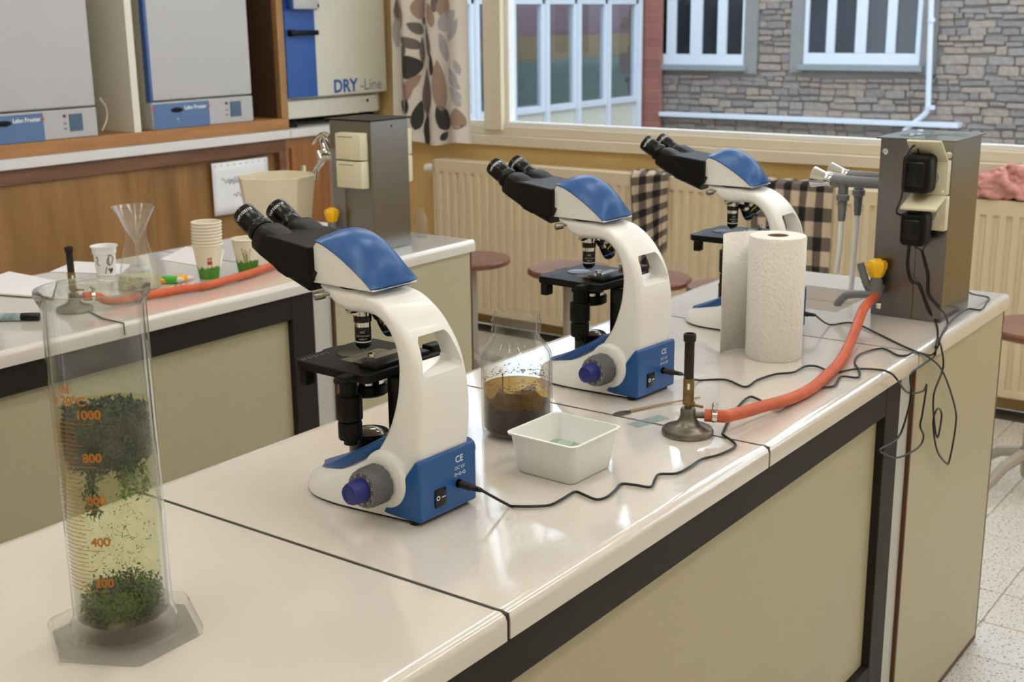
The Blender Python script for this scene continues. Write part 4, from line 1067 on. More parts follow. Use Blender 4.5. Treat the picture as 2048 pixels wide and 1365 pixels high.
# two ribbed grey nozzles
for dv, ln in ((Vector((-.25, .75, .75)), .055), ):
    dv.normalize(); pts = [gv+Vector((0, .004, -.004)), gv+Vector((-.004, .016, .004)), gv+Vector((-.006, .024, .022)), gv+Vector((-.008, .036, .058))]
    cr = crom(pts, 5); p(MB().tube(cr, [.008+.0012*(i % 2) for i in range(len(cr))], 12), 'hose_nozzle', M_gplast, par=valve)
pts = [gv+Vector((-.006, .0, -.012)), gv+Vector((-.012, .028, -.012)), gv+Vector((-.014, .060, -.018)), gv+Vector((-.016, .078, -.036)), gv+Vector((-.016, .080, -.044))]
cr = crom(pts, 5); p(MB().tube(cr, [.0085+.001*(i % 2) for i in range(len(cr))], 12), 'hose_nozzle', M_gplast, par=valve)
GASOUT = gv+Vector((-.012, -.004, -.018))
p(MB().cyl(gv+Vector((0, 0, -.008)), gv+Vector((-.018, .006, -.020)), .009), 'gas_outlet', M_nickel, par=valve)
p(MB().lathe([(.006, 0), (.006, .012)], 6, T(gv.x-.006, gv.y-.012, gv.z-.040)), 'clamp_bolt', M_chrome, par=valve)
# glass slides lying on the lid
rs2 = random.Random(12)
for k, (xx, yy, a) in enumerate(((1.70, .10, 20), (1.735, .15, -12), (1.78, .08, 75), (1.80, .15, 40), (1.75, .115, 5))):
    o = MB().mm(-.038, .038, -.013, .013, 0, .0011).build('glass_slide', thin_glass('loose_slide', (.88, .94, .92), 1.4, .08, (.70, .82, .80)), loc=(xx, yy, CZ+.0042+.0012*k), rz=R(a))
    tag(o, 'loose glass slide lying on top of the service column', 'slide', 'glass slides on the steel column')

q = onz(823, 489); c2x1 = 1.791; c2y0 = 1.686; c2x0 = 1.628; c2y1 = onx(661, 300, c2x0).y
c2 = thing('service_column', 'stainless service column with closed cream socket covers and chrome tap', 'service column', ((c2x0+c2x1)/2, (c2y0+c2y1)/2, BT)); p = local(c2)
p(MB().mm(c2x0, c2x1, c2y0, c2y1, BT+.0005, 1.300), 'housing', M_steel, .0015)
p(MB().mm(c2x0-.010, c2x1+.010, c2y0-.010, c2y1+.010, 1.300, 1.305), 'lid', M_frame, .001)
for xx, yy in ((c2x0+.09, None),):
    p(MB().lathe([(.003, 0), (.003, .001)], 10, frame((xx, c2y0, 1.282), (0, -1, 0))), 'rivet_hole', M_black)
for (z0, z1) in ((1.190, 1.268), (1.108, 1.188)):
    ya, yb = onx(739, 310, c2x0).y+.004, onx(687, 310, c2x0).y
    b = p(MB().rmm(c2x0-.020, c2x0, ya, yb, z0, z1, .002), 'socket', M_cream)
    p(MB().rmm(c2x0-.034, c2x0-.018, ya+.0, yb-.0, z0+.001, z1-.001, .004), 'socket_cover', M_cream, par=b)
    p(MB().mm(c2x0-.0345, c2x0-.0335, ya+.03, yb-.012, z1-.012, z1-.010), 'cover_line', M_gplast, par=b)
    b = p(MB().rmm(c2x1, c2x1+.020, c2y0+.01, c2y0+.088, z0, z1, .002), 'socket', M_cream)
    p(MB().rmm(c2x1+.018, c2x1+.030, c2y0+.011, c2y0+.087, z0+.001, z1-.001, .003), 'socket_cover', M_cream, par=b)
# perspex guard strip on the left corner
p(MB().mm(c2x0-.006, c2x0-.001, c2y1-.055, c2y1+.004, BT+.001, 1.215), 'clear_guard', thin_glass('perspex', (.90, .91, .92), .8, .15, (.7, .7, .72)))
# chrome lever tap on the +y face
TX = c2x0+.06
tq = lambda x, y: onx(x, y, TX)
tp = p(MB().tube([Vector((TX, c2y1, tq(650, 312).z)), tq(652, 312), tq(644, 318)], .013, 14).tube(crom([tq(646, 316), tq(640, 328), tq(633, 338), tq(630, 358)], 5), [.012-.0002*i for i in range(16)], 14), 'tap', M_chrome)
p(MB().tube(crom([tq(647, 272), tq(655, 290), tq(660, 302), tq(655, 308), tq(648, 300), tq(642, 282), tq(646, 270)], 6), .007, 10), 'tap_lever', M_chrome, par=tp)
p(MB().tube(crom([tq(660, 274), tq(648, 268), tq(636, 274), tq(625, 288)], 5), [.009-.0003*i for i in range(16)], 10), 'lever_handle', M_chrome, par=tp)
p(MB().cyl(tq(645, 318), tq(638, 303), .017, .012), 'tap_stem', M_chrome, par=tp)
gv2 = onx(665, 455, c2x0-.03)
gv2 = Vector((c2x0-.028, c2y1-.02, BT+.055)); 
vz = gas_valve(p, gv2, c2x0)
# little clear bottle at the end of bench two
q = onz(833, 470); bt = MB()
bo = MB().lathe([(0, .002), (.018, .002), (.021, .006), (.021, .058), (.017, .070), (.010, .078), (.010, .086), (.013, .087), (.013, .094), (.010, .095), (.009, .078), (.019, .056), (.019, .008), (0, .005)], 28, cap=False).build('small_bottle', thin_glass('bottle_glass', (.96, .975, .98), 1.6, .015), loc=(1.895, 1.735, BT))
tag(bo, 'small clear glass bottle beside the socketed service column', 'bottle')

# ================================================================== POWER ADAPTERS WITH CORDS
F3 = lambda ox, oy, sc: (lambda pts: [(ox+a/sc, oy+b/sc) for a, b in pts])
cA = F3(900, 580, 2.843); cB = F3(1200, 600, 2.926); cC = F3(1540, 680, 1.992); cD = F3(1560, 230, 2.904)
ZT = BT+.0035
def bench_pts(px, z=ZT):
    out = []
    for q in px:
        v = onz(*q, z)
        out.append(v)
    return out
def over_edge(px): return [ony(*q, -.012) for q in px]
def col_face(px, X=CX0-.006): return [onx(*q, X) for q in px]
def adapter(label, loc_y, z0, z1, y0, y1, cordpts, xf):
    t = thing('power_adapter', label, 'adapter', (xf, (y0+y1)/2, z0)); p = local(t)
    p(MB().rmm(xf-.056, xf-.0006, y0, y1, z0, z1, .012, 4), 'body', M_black)
    p(MB().rmm(xf-.060, xf-.050, y0+.010, y1-.010, z0+.014, z1-.014, .005, 3), 'face', M_gblack)
    p(MB().tube(crom(cordpts, 4), .0021, 7), 'cord', M_cord)
    return t, p
def plug(p, sc_, dirv):
    """barrel plug in the microscope's rear socket"""
    S0 = sc_.matrix_basis @ Vector((.020, -.0145, .0415))
    dv = (sc_.matrix_basis.to_3x3() @ Vector(dirv)).normalized()
    p(MB().lathe([(.0028, -.001), (.0028, .001), (.0055, .002), (.0055, .019), (.004, .021), (.0045, .024), (.0035, .026), (.004, .029), (.003, .034), (.0022, .036)], 16, frame(S0, dv)), 'plug', M_rubber)
    return S0+dv*.034
class Dummy:
    pass
XF1 = CX0-.023
# cord of first microscope -> lower adapter
def run(sc_, dirv, benchpx, edgepx, benchpx2, facepx, endpt, label, box, xf):
    # build the plug end first to learn the cord start
    S0 = sc_.matrix_basis @ Vector((.020, -.0145, .0415)); dv = (sc_.matrix_basis.to_3x3() @ Vector(dirv)).normalized(); st = S0+dv*.034
    b1 = bench_pts(benchpx)
    pts = [st-dv*.006, st] + b1
    if edgepx: pts += over_edge(edgepx)
    pts += bench_pts(benchpx2) if benchpx2 else []
    pts += col_face(facepx) if facepx else []
    pts += endpt
    z0, z1, y0, y1 = box
    t, p = adapter(label, 0, z0, z1, y0, y1, pts, xf)
    plug(p, sc_, dirv)
lowY = (.062, .118)
run(scope, (.25, -1, -.16), cA([(330, 1224), (370, 1232), (480, 1232), (570, 1225), (640, 1190), (710, 1150), (760, 1165), (830, 1192), (890, 1180), (940, 1140), (975, 1105), (1050, 1110), (1140, 1122), (1165, 1080), (1190, 1050), (1290, 1045), (1370, 1005), (1430, 965), (1540, 935), (1625, 885), (1560, 830)])
    + cB([(720, 775), (760, 690), (800, 635), (870, 570), (930, 585), (1040, 635), (1130, 580), (1200, 575), (1260, 520), (1370, 505), (1410, 450), (1510, 455), (1515, 410), (1490, 370), (1520, 320), (1650, 285), (1740, 325), (1800, 325), (1850, 305)]),
    cC([(640, 75), (690, 130), (735, 260), (740, 340), (715, 480), (700, 490), (665, 440), (650, 330), (668, 275), (684, 300), (668, 390), (655, 330), (652, 220), (690, 110), (680, 20)]),
    cD([(925, 1330), (935, 1290), (972, 1225)]), cD([(960, 1160), (900, 1100), (855, 1040), (855, 940), (840, 870), (820, 790)]),
    [Vector((XF1-.03, .090, 1.094)), Vector((XF1-.03, .090, 1.104))], 'black adapter plugged in the lower socket under an open cover', (1.098, 1.172, .064, .120), XF1)
run(s2, (.35, -1, -.1), cB([(570, 470), (730, 467), (850, 510), (920, 470), (1030, 435), (1130, 425), (1200, 390), (1270, 390), (1370, 425), (1500, 405), (1640, 410), (1700, 430), (1735, 462)]),
    cC([(540, 205), (575, 213), (612, 203), (624, 182), (606, 300), (598, 345), (612, 385), (590, 430), (510, 470), (450, 452), (440, 435), (510, 392), (545, 300), (563, 215), (560, 140), (600, 105), (655, 65)]),
    cD([(905, 1345), (918, 1290)]), cD([(905, 1200), (860, 1140), (830, 1060), (800, 985), (760, 970), (735, 880), (745, 760), (752, 600)]),
    [Vector((XF1-.064, .124, 1.17)), Vector((XF1-.0625, .116, 1.205)), Vector((XF1-.063, .114, 1.24)), Vector((XF1-.063, .112, 1.285)), Vector((XF1-.052, .106, 1.308)), Vector((XF1-.034, .100, 1.312)), Vector((XF1-.030, .097, 1.292))], 'black adapter plugged in the upper socket with raised cover', (1.212, 1.295, .062, .124), XF1)
run(s3, (.55, -1, -.12), cB([(1340, 145), (1450, 133), (1520, 148), (1620, 195), (1750, 260), (1838, 298)]), cC([(640, 62), (668, 30)]),
    cD([(935, 1285), (990, 1200), (1080, 1130), (1165, 1132), (1200, 1090), (1208, 1060)]), None,
    [Vector((CX1+.03, .055, .95)), Vector((CX1+.05, .06, 1.0)), Vector((CX1+.035, .07, 1.06)), Vector((CX1+.045, .09, 1.11)), Vector((CX1+.046, .098, 1.135))], 'black adapter plugged in the far side of the steel column', (1.13, 1.20, .070, .126), CX1+.0765)

# ================================================================== ORANGE HOSES AND BURNERS
def burner(label, loc, rz, s=1.0, tall=.170):
    t = thing('bunsen_burner', label, 'burner', loc, rz)
    M_iron = mat('burner_iron', srgb(120, 114, 104), .35, metal=.8, var=.3, vscale=40)
    M_brass = mat('burner_brass', srgb(128, 106, 70), .4, metal=.9, var=.3, vscale=60)
    M_pipe = mat('burner_black', srgb(38, 34, 31), .55, metal=.3, var=.25, vscale=50)
    MB().lathe([(0, 0), (.041, 0), (.0425, .003), (.0425, .007), (.040, .011), (.030, .015), (.020, .019), (.0145, .026), (.0125, .034), (.0125, .042), (.011, .045), (0, .045)], 40).build('base', M_iron, t)
    MB().lathe([(.006, .044), (.006, .050), (.009, .051), (.0095, .058), (.006, .060), (.006, .062)], 24).build('gas_jet', M_brass, t)
    MB().lathe([(.0085, .058), (.0090, .060), (.0090, .093), (.0085, .095)], 24).build('air_collar', M_brass, t)
    MB().rmm(-.0020, .0020, -.0094, -.0085, .078, .088, .0004).build('air_hole', M_ink, t)
    MB().lathe([(.0080, .090), (.0080, tall-.014), (.0100, tall-.012), (.0105, tall-.004), (.0095, tall), (.0075, tall), (.0072, tall-.02), (0, tall-.02)], 28).build('barrel', M_pipe, t)
    iw = MB().cyl((.009, 0, .033), (.036, 0, .033), .0055); iw.build('gas_inlet', M_iron, t)
    cock = MB().cyl((.004, -.003, .052), (.024, -.010, .050), .0028, .0022).lathe([(.0045, -.006), (.0045, .006)], 14, frame((.004, -.003, .052), (1, -.3, 0))); cock.build('gas_screw', M_brass, t)
    return t
b1 = onz(1375, 868); b1 = Vector((b1.x, b1.y, BT))
hose1_px = cB([(640, 690), (750, 680), (850, 655), (950, 625), (1050, 600), (1150, 565), (1250, 510), (1330, 440), (1400, 370), (1450, 280), (1490, 190), (1525, 90), (1555, 35)])
hs = [onz(x, y, BT+.033) for x, y in hose1_px]
d0 = (hs[1]-Vector((b1.x, b1.y, 0))); rz1 = math.atan2(d0.y, d0.x)
bz = burner('dark old bunsen burner with black barrel beside the paper roll', b1, rz1)
ex1 = b1+Vector((cos(rz1)*.027, sin(rz1)*.027, .033))
h1 = thing('gas_hose', 'orange rubber gas hose curving from burner to steel column', 'hose', (b1.x+.2, b1.y, BT)); p = local(h1)
hp = [ex1, b1+Vector((cos(rz1)*.055, sin(rz1)*.055, .032))]
n = len(hs)
for i, q in enumerate(hs):
    t_ = i/(n-1); z = BT+.012+.021*max(0, 1-t_*2.4)
    x, y = hose1_px[i]
    if t_ > .74: z = BT+.012+(t_-.74)/.26*.040
    if i: hp.append(onz(x, y, z))
hp.append(GASOUT+Vector((.004, .002, .004)))
hp = crom(hp, 5)
def hollow(pts, r): return MB().tube(pts, r, 14)
p(hollow(hp, .0105), 'tube', M_orange)
def clamp(p, c, d, r=.0125):
    d = Vector(d).normalized(); K = frame(c, d)
    p(MB().lathe([(r-.001, -.004), (r, -.004), (r, .004), (r-.001, .004)], 24, K, cap=False), 'hose_clamp', M_chrome)
    p(MB().rbox((0, r+.004, 0), (.012, .009, .010), .0015, 1, K).cyl(K @ Vector((-.012, r+.005, 0)), K @ Vector((.012, r+.005, 0)), .0035), 'clamp_screw', M_chrome)
clamp(p, b1+Vector((cos(rz1)*.043, sin(rz1)*.043, .0327)), (cos(rz1), sin(rz1), -.03), .0118)

# second bench burner + hose
b2 = Vector((.665, 1.772, BT)); hose2_px = [(172, 606), (225, 603), (290, 592), (350, 582), (410, 572), (470, 556), (530, 537), (590, 512), (640, 490)]
hs = [onz(x, y, BT+.012) for x, y in hose2_px]
d0 = hs[1]-b2; rz2 = math.atan2(d0.y, d0.x)
burner('small black bunsen burner seen behind the graduated cylinder rim', b2, rz2, tall=.155)
h2 = thing('gas_hose', 'orange rubber gas hose lying in front of the paper cups', 'hose', (1.0, 1.75, BT)); p = local(h2)
hp = [b2+Vector((cos(rz2)*.022, sin(rz2)*.022, .033)), b2+Vector((cos(rz2)*.055, sin(rz2)*.055, .028))]+hs[1:]+[gv2+Vector((-.03, -.01, -.03)), gv2+Vector((-.014, -.004, -.012))]
p(hollow(crom(hp, 5), .0105), 'tube', M_orange)
clamp(p, b2+Vector((cos(rz2)*.044, sin(rz2)*.044, .031)), (cos(rz2), sin(rz2), -.08))

# ================================================================== GRADUATED CYLINDER
CYL = Vector((-.286, .321, BT))
def cylinder_set():
    c = thing('graduated_cylinder', 'tall graduated glass cylinder with six-sided foot', 'cylinder', CYL, 0)
    ro, ri, zb, zt = .0535, .0500, .018, .396
    prof = [(0, zb-.004), (ro+.0035, zb-.004), (ro+.0045, zb+.003), (ro+.001, zb+.009), (ro, zb+.016), (ro, zt-.012), (ro+.003, zt-.006), (ro+.0052, zt-.002), (ro+.0045, zt+.002), (ro+.001, zt+.0015), (ri, zt-.006), (ri, zb+.013), (ri-.006, zb+.008), (0, zb+.008)]
    MB().lathe(prof, 72, cap=False).build('tube', M_glass, c, ang=60)
    rim = MB().lathe([(ro+.0008, zt-.013), (ro+.004, zt-.007), (ro+.0062, zt-.002), (ro+.0055, zt+.0026), (ro+.001, zt+.003), (ri+.0005, zt-.004), (ro+.0008, zt-.013)], 72, cap=False).build('rim', solid_glass('rim_glass', (.96, .975, .96), .12, 1.3, 2.0), c, ang=60)
    a0 = R(HEXROT); foot = MB()
    hexr = lambda r, z, rr=.006: [Vector((x, y, z)) for x, y in hexround(r, rr, a0)]
    foot.loft([hexr(.086, .0), hexr(.090, .002), hexr(.091, .011), hexr(.088, .0155), hexr(.083, .0172, .012), [Vector((.068*cos(a), .068*sin(a), .0155)) for a in hexang(a0)], [Vector((.056*cos(a), .056*sin(a), .0150)) for a in hexang(a0)]])
    foot.build('foot', solid_glass('foot_glass', (.99, .993, .985), .0, 1.25, 1.5), c, ang=40)
    # scale on the side facing the viewer
    vd = (CAM-CYL); va = math.atan2(vd.y, vd.x)
    ink = mat('amber_scale_ink', srgb(178, 108, 24), .6)
    rp = ro+.0004; rot0 = va-R(8)
    fn = lambda v: Vector((rp*cos(v.x/rp), rp*sin(v.x/rp), v.y))
    zv = lambda ml: .0765+(ml-200)/800*.1886   # height of the marks
    mk = MB()
    def arc_line(z, a0_, a1_, th):
        N = 10
        vs = []
        for i in range(N+1):
            a = a0_+(a1_-a0_)*i/N
            vs += [(rp*cos(a), rp*sin(a), z-th/2), (rp*cos(a), rp*sin(a), z+th/2)]
        mk.add(vs, [(2*i, 2*i+2, 2*i+3, 2*i+1) for i in range(N)])
    for ml in range(200, 1001, 20):
        big_ = ml % 200 == 0; mid_ = ml % 100 == 0
        left = rot0-R(62); right = rot0+(R(-6) if big_ else R(-18) if mid_ else R(-26))
        arc_line(zv(ml), left, right, .0007)
    mk.build('scale_marks', ink, c, ang=0)
    for ml in (200, 400, 600, 800, 1000):
        MB().text(str(ml), .0135, Matrix.Rotation(rot0-R(10), 4, 'Z') @ T(0, 0, zv(ml)+.0095), .0004, fn=fn).build('scale_number', ink, c, ang=0)
    MB().text('ml', .014, Matrix.Rotation(rot0-R(36), 4, 'Z') @ T(0, 0, .302), .0004, fn=fn).build('unit_mark', ink, c, ang=0)
    MB().text('In 20°C', .014, Matrix.Rotation(rot0-R(34), 4, 'Z') @ T(0, 0, .289), .0004, fn=fn).build('unit_mark', ink, c, ang=0)
    # water: one column, touching the glass
    z1 = .266; rw = ri-.0006
    wm = bpy.data.materials.new('pond_water'); wm.use_nodes = True; nt = wm.node_tree; nt.nodes.clear()
    out = nt.nodes.new('ShaderNodeOutputMaterial'); tr = nt.nodes.new('ShaderNodeBsdfTransparent'); tl = nt.nodes.new('ShaderNodeBsdfTranslucent'); df = nt.nodes.new('ShaderNodeBsdfDiffuse')
    tc = nt.nodes.new('ShaderNodeTexCoord'); nz = nt.nodes.new('ShaderNodeTexNoise'); nz.inputs['Scale'].default_value = 45; nz.inputs['Detail'].default_value = 6
    nt.links.new(tc.outputs['Object'], nz.inputs['Vector'])
    cr = nt.nodes.new('ShaderNodeValToRGB'); cr.color_ramp.elements[0].position = .35; cr.color_ramp.elements[1].position = .62
    cr.color_ramp.elements[0].color = (*srgb(176, 178, 110), 1); cr.color_ramp.elements[1].color = (*srgb(226, 220, 176), 1)
    nt.links.new(nz.outputs['Fac'], cr.inputs[0]); nt.links.new(cr.outputs[0], df.inputs[0]); nt.links.new(cr.outputs[0], tl.inputs[0])
    tr.inputs[0].default_value = (.93, .93, .76, 1)
    m1 = nt.nodes.new('ShaderNodeMixShader'); m1.inputs[0].default_value = .5; nt.links.new(df.outputs[0], m1.inputs[1]); nt.links.new(tl.outputs[0], m1.inputs[2])
    mp_ = nt.nodes.new('ShaderNodeMapRange'); mp_.inputs[1].default_value = .35; mp_.inputs[2].default_value = .7; mp_.inputs[3].default_value = .03; mp_.inputs[4].default_value = .16
    nt.links.new(nz.outputs['Fac'], mp_.inputs[0])
    m2 = nt.nodes.new('ShaderNodeMixShader'); nt.links.new(mp_.outputs[0], m2.inputs[0]); nt.links.new(tr.outputs[0], m2.inputs[1]); nt.links.new(m1.outputs[0], m2.inputs[2]); nt.links.new(m2.outputs[0], out.inputs[0])
    wo = MB().lathe([(0, zb+.0085), (rw-.006, zb+.0085), (rw, zb+.014), (rw, z1+.002), (rw-.003, z1), (0, z1)], 48, cap=False).build('pond_water', wm, loc=CYL, ang=60)
    tag(wo, 'cloudy yellow green pond water filling the graduated cylinder', 'water')
    # algae: clumps of tiny leaf flakes
    rr = random.Random(11); fl_ = MB(); fl2 = MB(); fl3 = MB()
    def flake(mb, c, s_):
        a, b_ = rr.uniform(0, 2*pi), rr.uniform(-1.2, 1.2)
        d = Vector((cos(a)*cos(b_), sin(a)*cos(b_), sin(b_))); n_ = d.cross(Vector((rr.uniform(-1, 1), rr.uniform(-1, 1), rr.uniform(-1, 1)))).normalized()*s_*.45
        q = Vector(c); up = d.cross(n_).normalized()*s_*.15
        mb.add([q-d*s_, q-n_+up, q+d*s_, q+n_+up], [(0, 1, 2), (0, 2, 3)])
    def inside(q): return math.hypot(q[0], q[1]) < ri+.0005
    def blob(mb, c, rad, n_, s_, zs=1.0):
        k = 0
        while k < n_:
            q = (c[0]+rr.gauss(0, rad), c[1]+rr.gauss(0, rad), c[2]+rr.gauss(0, rad*zs))
            if math.hypot(q[0], q[1]) < ri-.003-s_*.5 and zb+.012 < q[2] < z1+.004: flake(mb, q, s_*rr.uniform(.5, 1.3))
            k += 1
    for i in range(190):
        a = rr.uniform(0, 2*pi); r_ = (ri-.006)*math.sqrt(rr.random()); zz = rr.uniform(.212, .262)
        blob(rr.choice((fl_, fl_, fl2)), (r_*cos(a), r_*sin(a), zz), .010, 120, .0038, .7)
    for i in range(80):
        a = rr.uniform(0, 2*pi); r_ = (ri-.006)*math.sqrt(rr.random()); zz = rr.uniform(zb+.014, zb+.038)
        blob(rr.choice((fl_, fl3)), (r_*cos(a), r_*sin(a), zz), .009, 80, .0030, .6)
    for da, z0_, ln in ((-35, .195, .045), (-28, .20, .05), (25, .20, .035), (38, .2, .03), (15, .205, .02), (60, .2, .03), (150, .2, .04), (200, .2, .035)):
        a = va+R(da)
        for j in range(int(ln/.006)):
            blob(fl3 if da > 0 else fl2, ((ri-.010)*cos(a)+rr.gauss(0, .002), (ri-.010)*sin(a)+rr.gauss(0, .002), z0_-j*.006), .0026, 26, .0024)
    for i in range(260):
        a = rr.uniform(0, 2*pi); r_ = (ri-.005)*math.sqrt(rr.random()); blob(fl3, (r_*cos(a), r_*sin(a), rr.uniform(.05, .2)), .002, 4, .0014)
    al = thing('algae', 'dark green algae clumps floating and settled in the cylinder', 'algae', CYL); al['kind'] = 'stuff'
    for mb, cc, nm in ((fl_, (24, 46, 20), 'dark_algae'), (fl2, (48, 76, 26), 'mid_algae'), (fl3, (98, 138, 36), 'light_algae')):
        m_ = mat(nm, srgb(*cc), .6, sss=0)
        o = mb.build(nm, m_, al, ang=0); o['kind'] = 'stuff'
HEXROT = 2
def hexround(r, rr, a0):
    pts = []
    for k in range(6):
        a = a0+k*pi/3; c = Vector((r*cos(a), r*sin(a))); pa = Vector((r*cos(a-pi/3), r*sin(a-pi/3))); pb = Vector((r*cos(a+pi/3), r*sin(a+pi/3)))
        A = c+(pa-c).normalized()*rr; B_ = c+(pb-c).normalized()*rr
        for j in range(8):
            t = j/7; q = A*(1-t)**2+c*2*t*(1-t)+B_*t*t; pts.append((q.x, q.y))
    return pts
def hexang(a0):
    return [a0+k*pi/3+(-.5+j/7)*pi/3*.9 for k in range(6) for j in range(8)]
cylinder_set()

# ================================================================== JAR OF POND MUD
def jar():
    JP = onz(1035, 862); JP = Vector((.532, .371, BT))
    t = thing('glass_jar', 'wide glass jar with threaded neck holding muddy brown water', 'jar', JP)
    ro, ri = .0585, .0555; zs = .128
    prof = [(0, .003), (.048, .002), (.054, 0), (ro-.001, .006), (ro, .016), (ro, zs), (ro-.002, zs+.012), (ro-.010, zs+.024), (.042, zs+.032), (.0385, zs+.037), (.0385, zs+.043)]
    for k in range(3): z = zs+.045+k*.0075; prof += [(.0388, z), (.0408, z+.002), (.0408, z+.0035), (.0388, z+.0055)]
    prof += [(.0385, zs+.069), (.0395, zs+.072), (.0385, zs+.0745), (.0355, zs+.0735), (.0355, zs+.040), (.041, zs+.029), (ri-.009, zs+.020), (ri-.001, zs+.009), (ri, zs), (ri, .014), (ri-.006, .007), (0, .007)]
    MB().lathe(prof, 64, cap=False).build('jar_glass', M_glass, t, ang=60)
    rw = ri-.0006; z1 = .082
    wm = thin_glass('amber_water', (.80, .62, .26), .5, .35, srgb(150, 108, 40))
    tag(MB().lathe([(0, .052), (rw-.003, .052), (rw, .054), (rw, z1), (0, z1-.001)], 48, cap=False).build('jar_water', wm, loc=JP, ang=60), 'amber murky water in the wide glass jar', 'water')
    md = mat('black_mud', srgb(38, 29, 19), .8, col2=srgb(66, 48, 24), vscale=40)
    rr = random.Random(8); secs = []; N = 48
    mb = MB(); prof = [(0, .0078), (ri-.007, .0078), (rw, .015)]
    vs = []; rings = []
    for r_, z in prof[1:]+[(rw, .050)]: rings.append([Vector((r_*cos(2*pi*k/N), r_*sin(2*pi*k/N), z+(0 if z < .03 else .010*sin(k*.9)+.008*sin(k*.37+1)+.005*sin(k*2.1)))) for k in range(N)])
    for r_ in (.75, .5, .25): rings.append([Vector((rw*r_*cos(2*pi*k/N), rw*r_*sin(2*pi*k/N), .058+.006*sin(k*.7+r_*9))) for k in range(N)])
    mb.loft(rings)
    tag(mb.build('jar_mud', md, loc=JP, ang=60), 'dark mud layer settled at the bottom of the jar', 'mud')
    # scum ring left above the water and twigs
    rm = mat('scum_brown', srgb(96, 62, 34), .8); sc = MB(); vd = CAM-JP; va = math.atan2(vd.y, vd.x)
    for k in range(420):
        a = rr.uniform(0, 2*pi); z = z1+.004+abs(rr.gauss(0, .006)) + (.012 if rr.random() < .12 else 0); s_ = rr.uniform(.0008, .003); r_ = ri-.0009
        sc.add([(r_*cos(a), r_*sin(a), z-s_*.3), (r_*cos(a+s_/r_), r_*sin(a+s_/r_), z), (r_*cos(a), r_*sin(a), z+s_*.3), (r_*cos(a-s_/r_), r_*sin(a-s_/r_), z)], [(0, 1, 2, 3)])
    o = sc.build('scum', rm, ang=0, loc=JP); tag(o, 'brown scum flecks stuck on the jar wall', 'scum'); o['kind'] = 'stuff'
    tw = thing('plant_stems', 'thin dark plant stems poking above the jar water', 'twig', JP+Vector((0, 0, .05)))
    for a, r_, z0, z1_ in ((va-R(30), .045, .01, .062), (va+R(12), .04, .01, .036)):
        MB().tube([(r_*cos(a), r_*sin(a), z0-.01), (r_*cos(a), r_*sin(a), z1_)], .0008, 6).build('stem', M_rubber, tw)
jar()

# ================================================================== WHITE TUB
def tub():
    c = Vector((.432, .210, BT)); t = thing('plastic_tub', 'square translucent white plastic tub with glass slides inside', 'tub', c, R(-2))
    M_tub = mat('milky_plastic', srgb(238, 240, 236), .35, sss=.35)
    secs = []; h = .064
    for hx_, z in ((.050, 0), (.0525, .003), (.0605, h-.004), (.0640, h-.003), (.0645, h), (.0605, h+.0005), (.0590, h-.004), (.0512, .005), (.048, .003)):
        secs.append([Vector((x, y, z)) for x, y in rrect(hx_, hx_, .012, 5)])
    MB().loft(secs).build('tub_body', M_tub, t, ang=50)
    w_ = MB().loft([[Vector((x, y, z)) for x, y in rrect(a, a, .011, 5)] for a, z in ((.0508, .0052), (.0535, .024))]).build('tub_water', thin_glass('clear_water', (.90, .95, .92), .7, .25, (.8, .86, .82)), loc=c, rz=R(-2))
    tag(w_, 'shallow clear water standing in the white tub', 'water')
    gm = thin_glass('tub_slide', (.70, .84, .72), .8, .45, (.72, .84, .72))
    for k, (x, y, a, z) in enumerate(((-.006, .012, 30, .010), (.004, -.004, 22, .0125), (.010, .016, 12, .015))):
        o = MB().mm(-.036, .036, -.012, .012, 0, .0011).build('glass_slide', gm, loc=c+Vector((x, y, z+.012)), rz=R(a))
        tag(o, 'greenish glass slide lying in the white tub', 'slide', 'glass slides in the white tub')
tub()
# loose slide + spatula on the bench
q = onz(1297, 845); o = MB().mm(-.038, .038, -.013, .013, 0, .0011).build('glass_slide', thin_glass('loose_slide'), loc=(q.x, q.y, BT+.0014), rz=R(2)); 
a_, b_ = onz(1262, 856), onz(1332, 836); o.rotation_euler.z = math.atan2(b_.y-a_.y, b_.x-a_.x)
tag(o, 'single glass slide on the bench beside the burner base', 'slide')
def spatula():
    a, b = onz(1228, 832), onz(1400, 798); d = (b-a).normalized(); n_ = Vector((-d.y, d.x, 0))
    t = thing('spatula', 'thin metal spatula with brass handle lying across the joint', 'spatula', (a.x, a.y, BT)); L = Vector((a.x, a.y, BT))
    ln = (b-a).length; K = axes((0, 0, .0012), d, n_)
    MB().prism([(0, .004), (.012, .010), (.030, .009), (.034, .004), (.034, -.004), (.030, -.008), (.012, -.009), (0, -.004)], 0, .001, K).build('blade', M_nickel, t)
    MB().tube([d*.033+Vector((0, 0, .003)), d*.10+Vector((0, 0, .004)), d*ln+Vector((0, 0, .003))], [.0026, .0018, .0016], 10).build('handle', mat('brass_rod', srgb(178, 160, 116), .3, metal=1), t)
spatula()
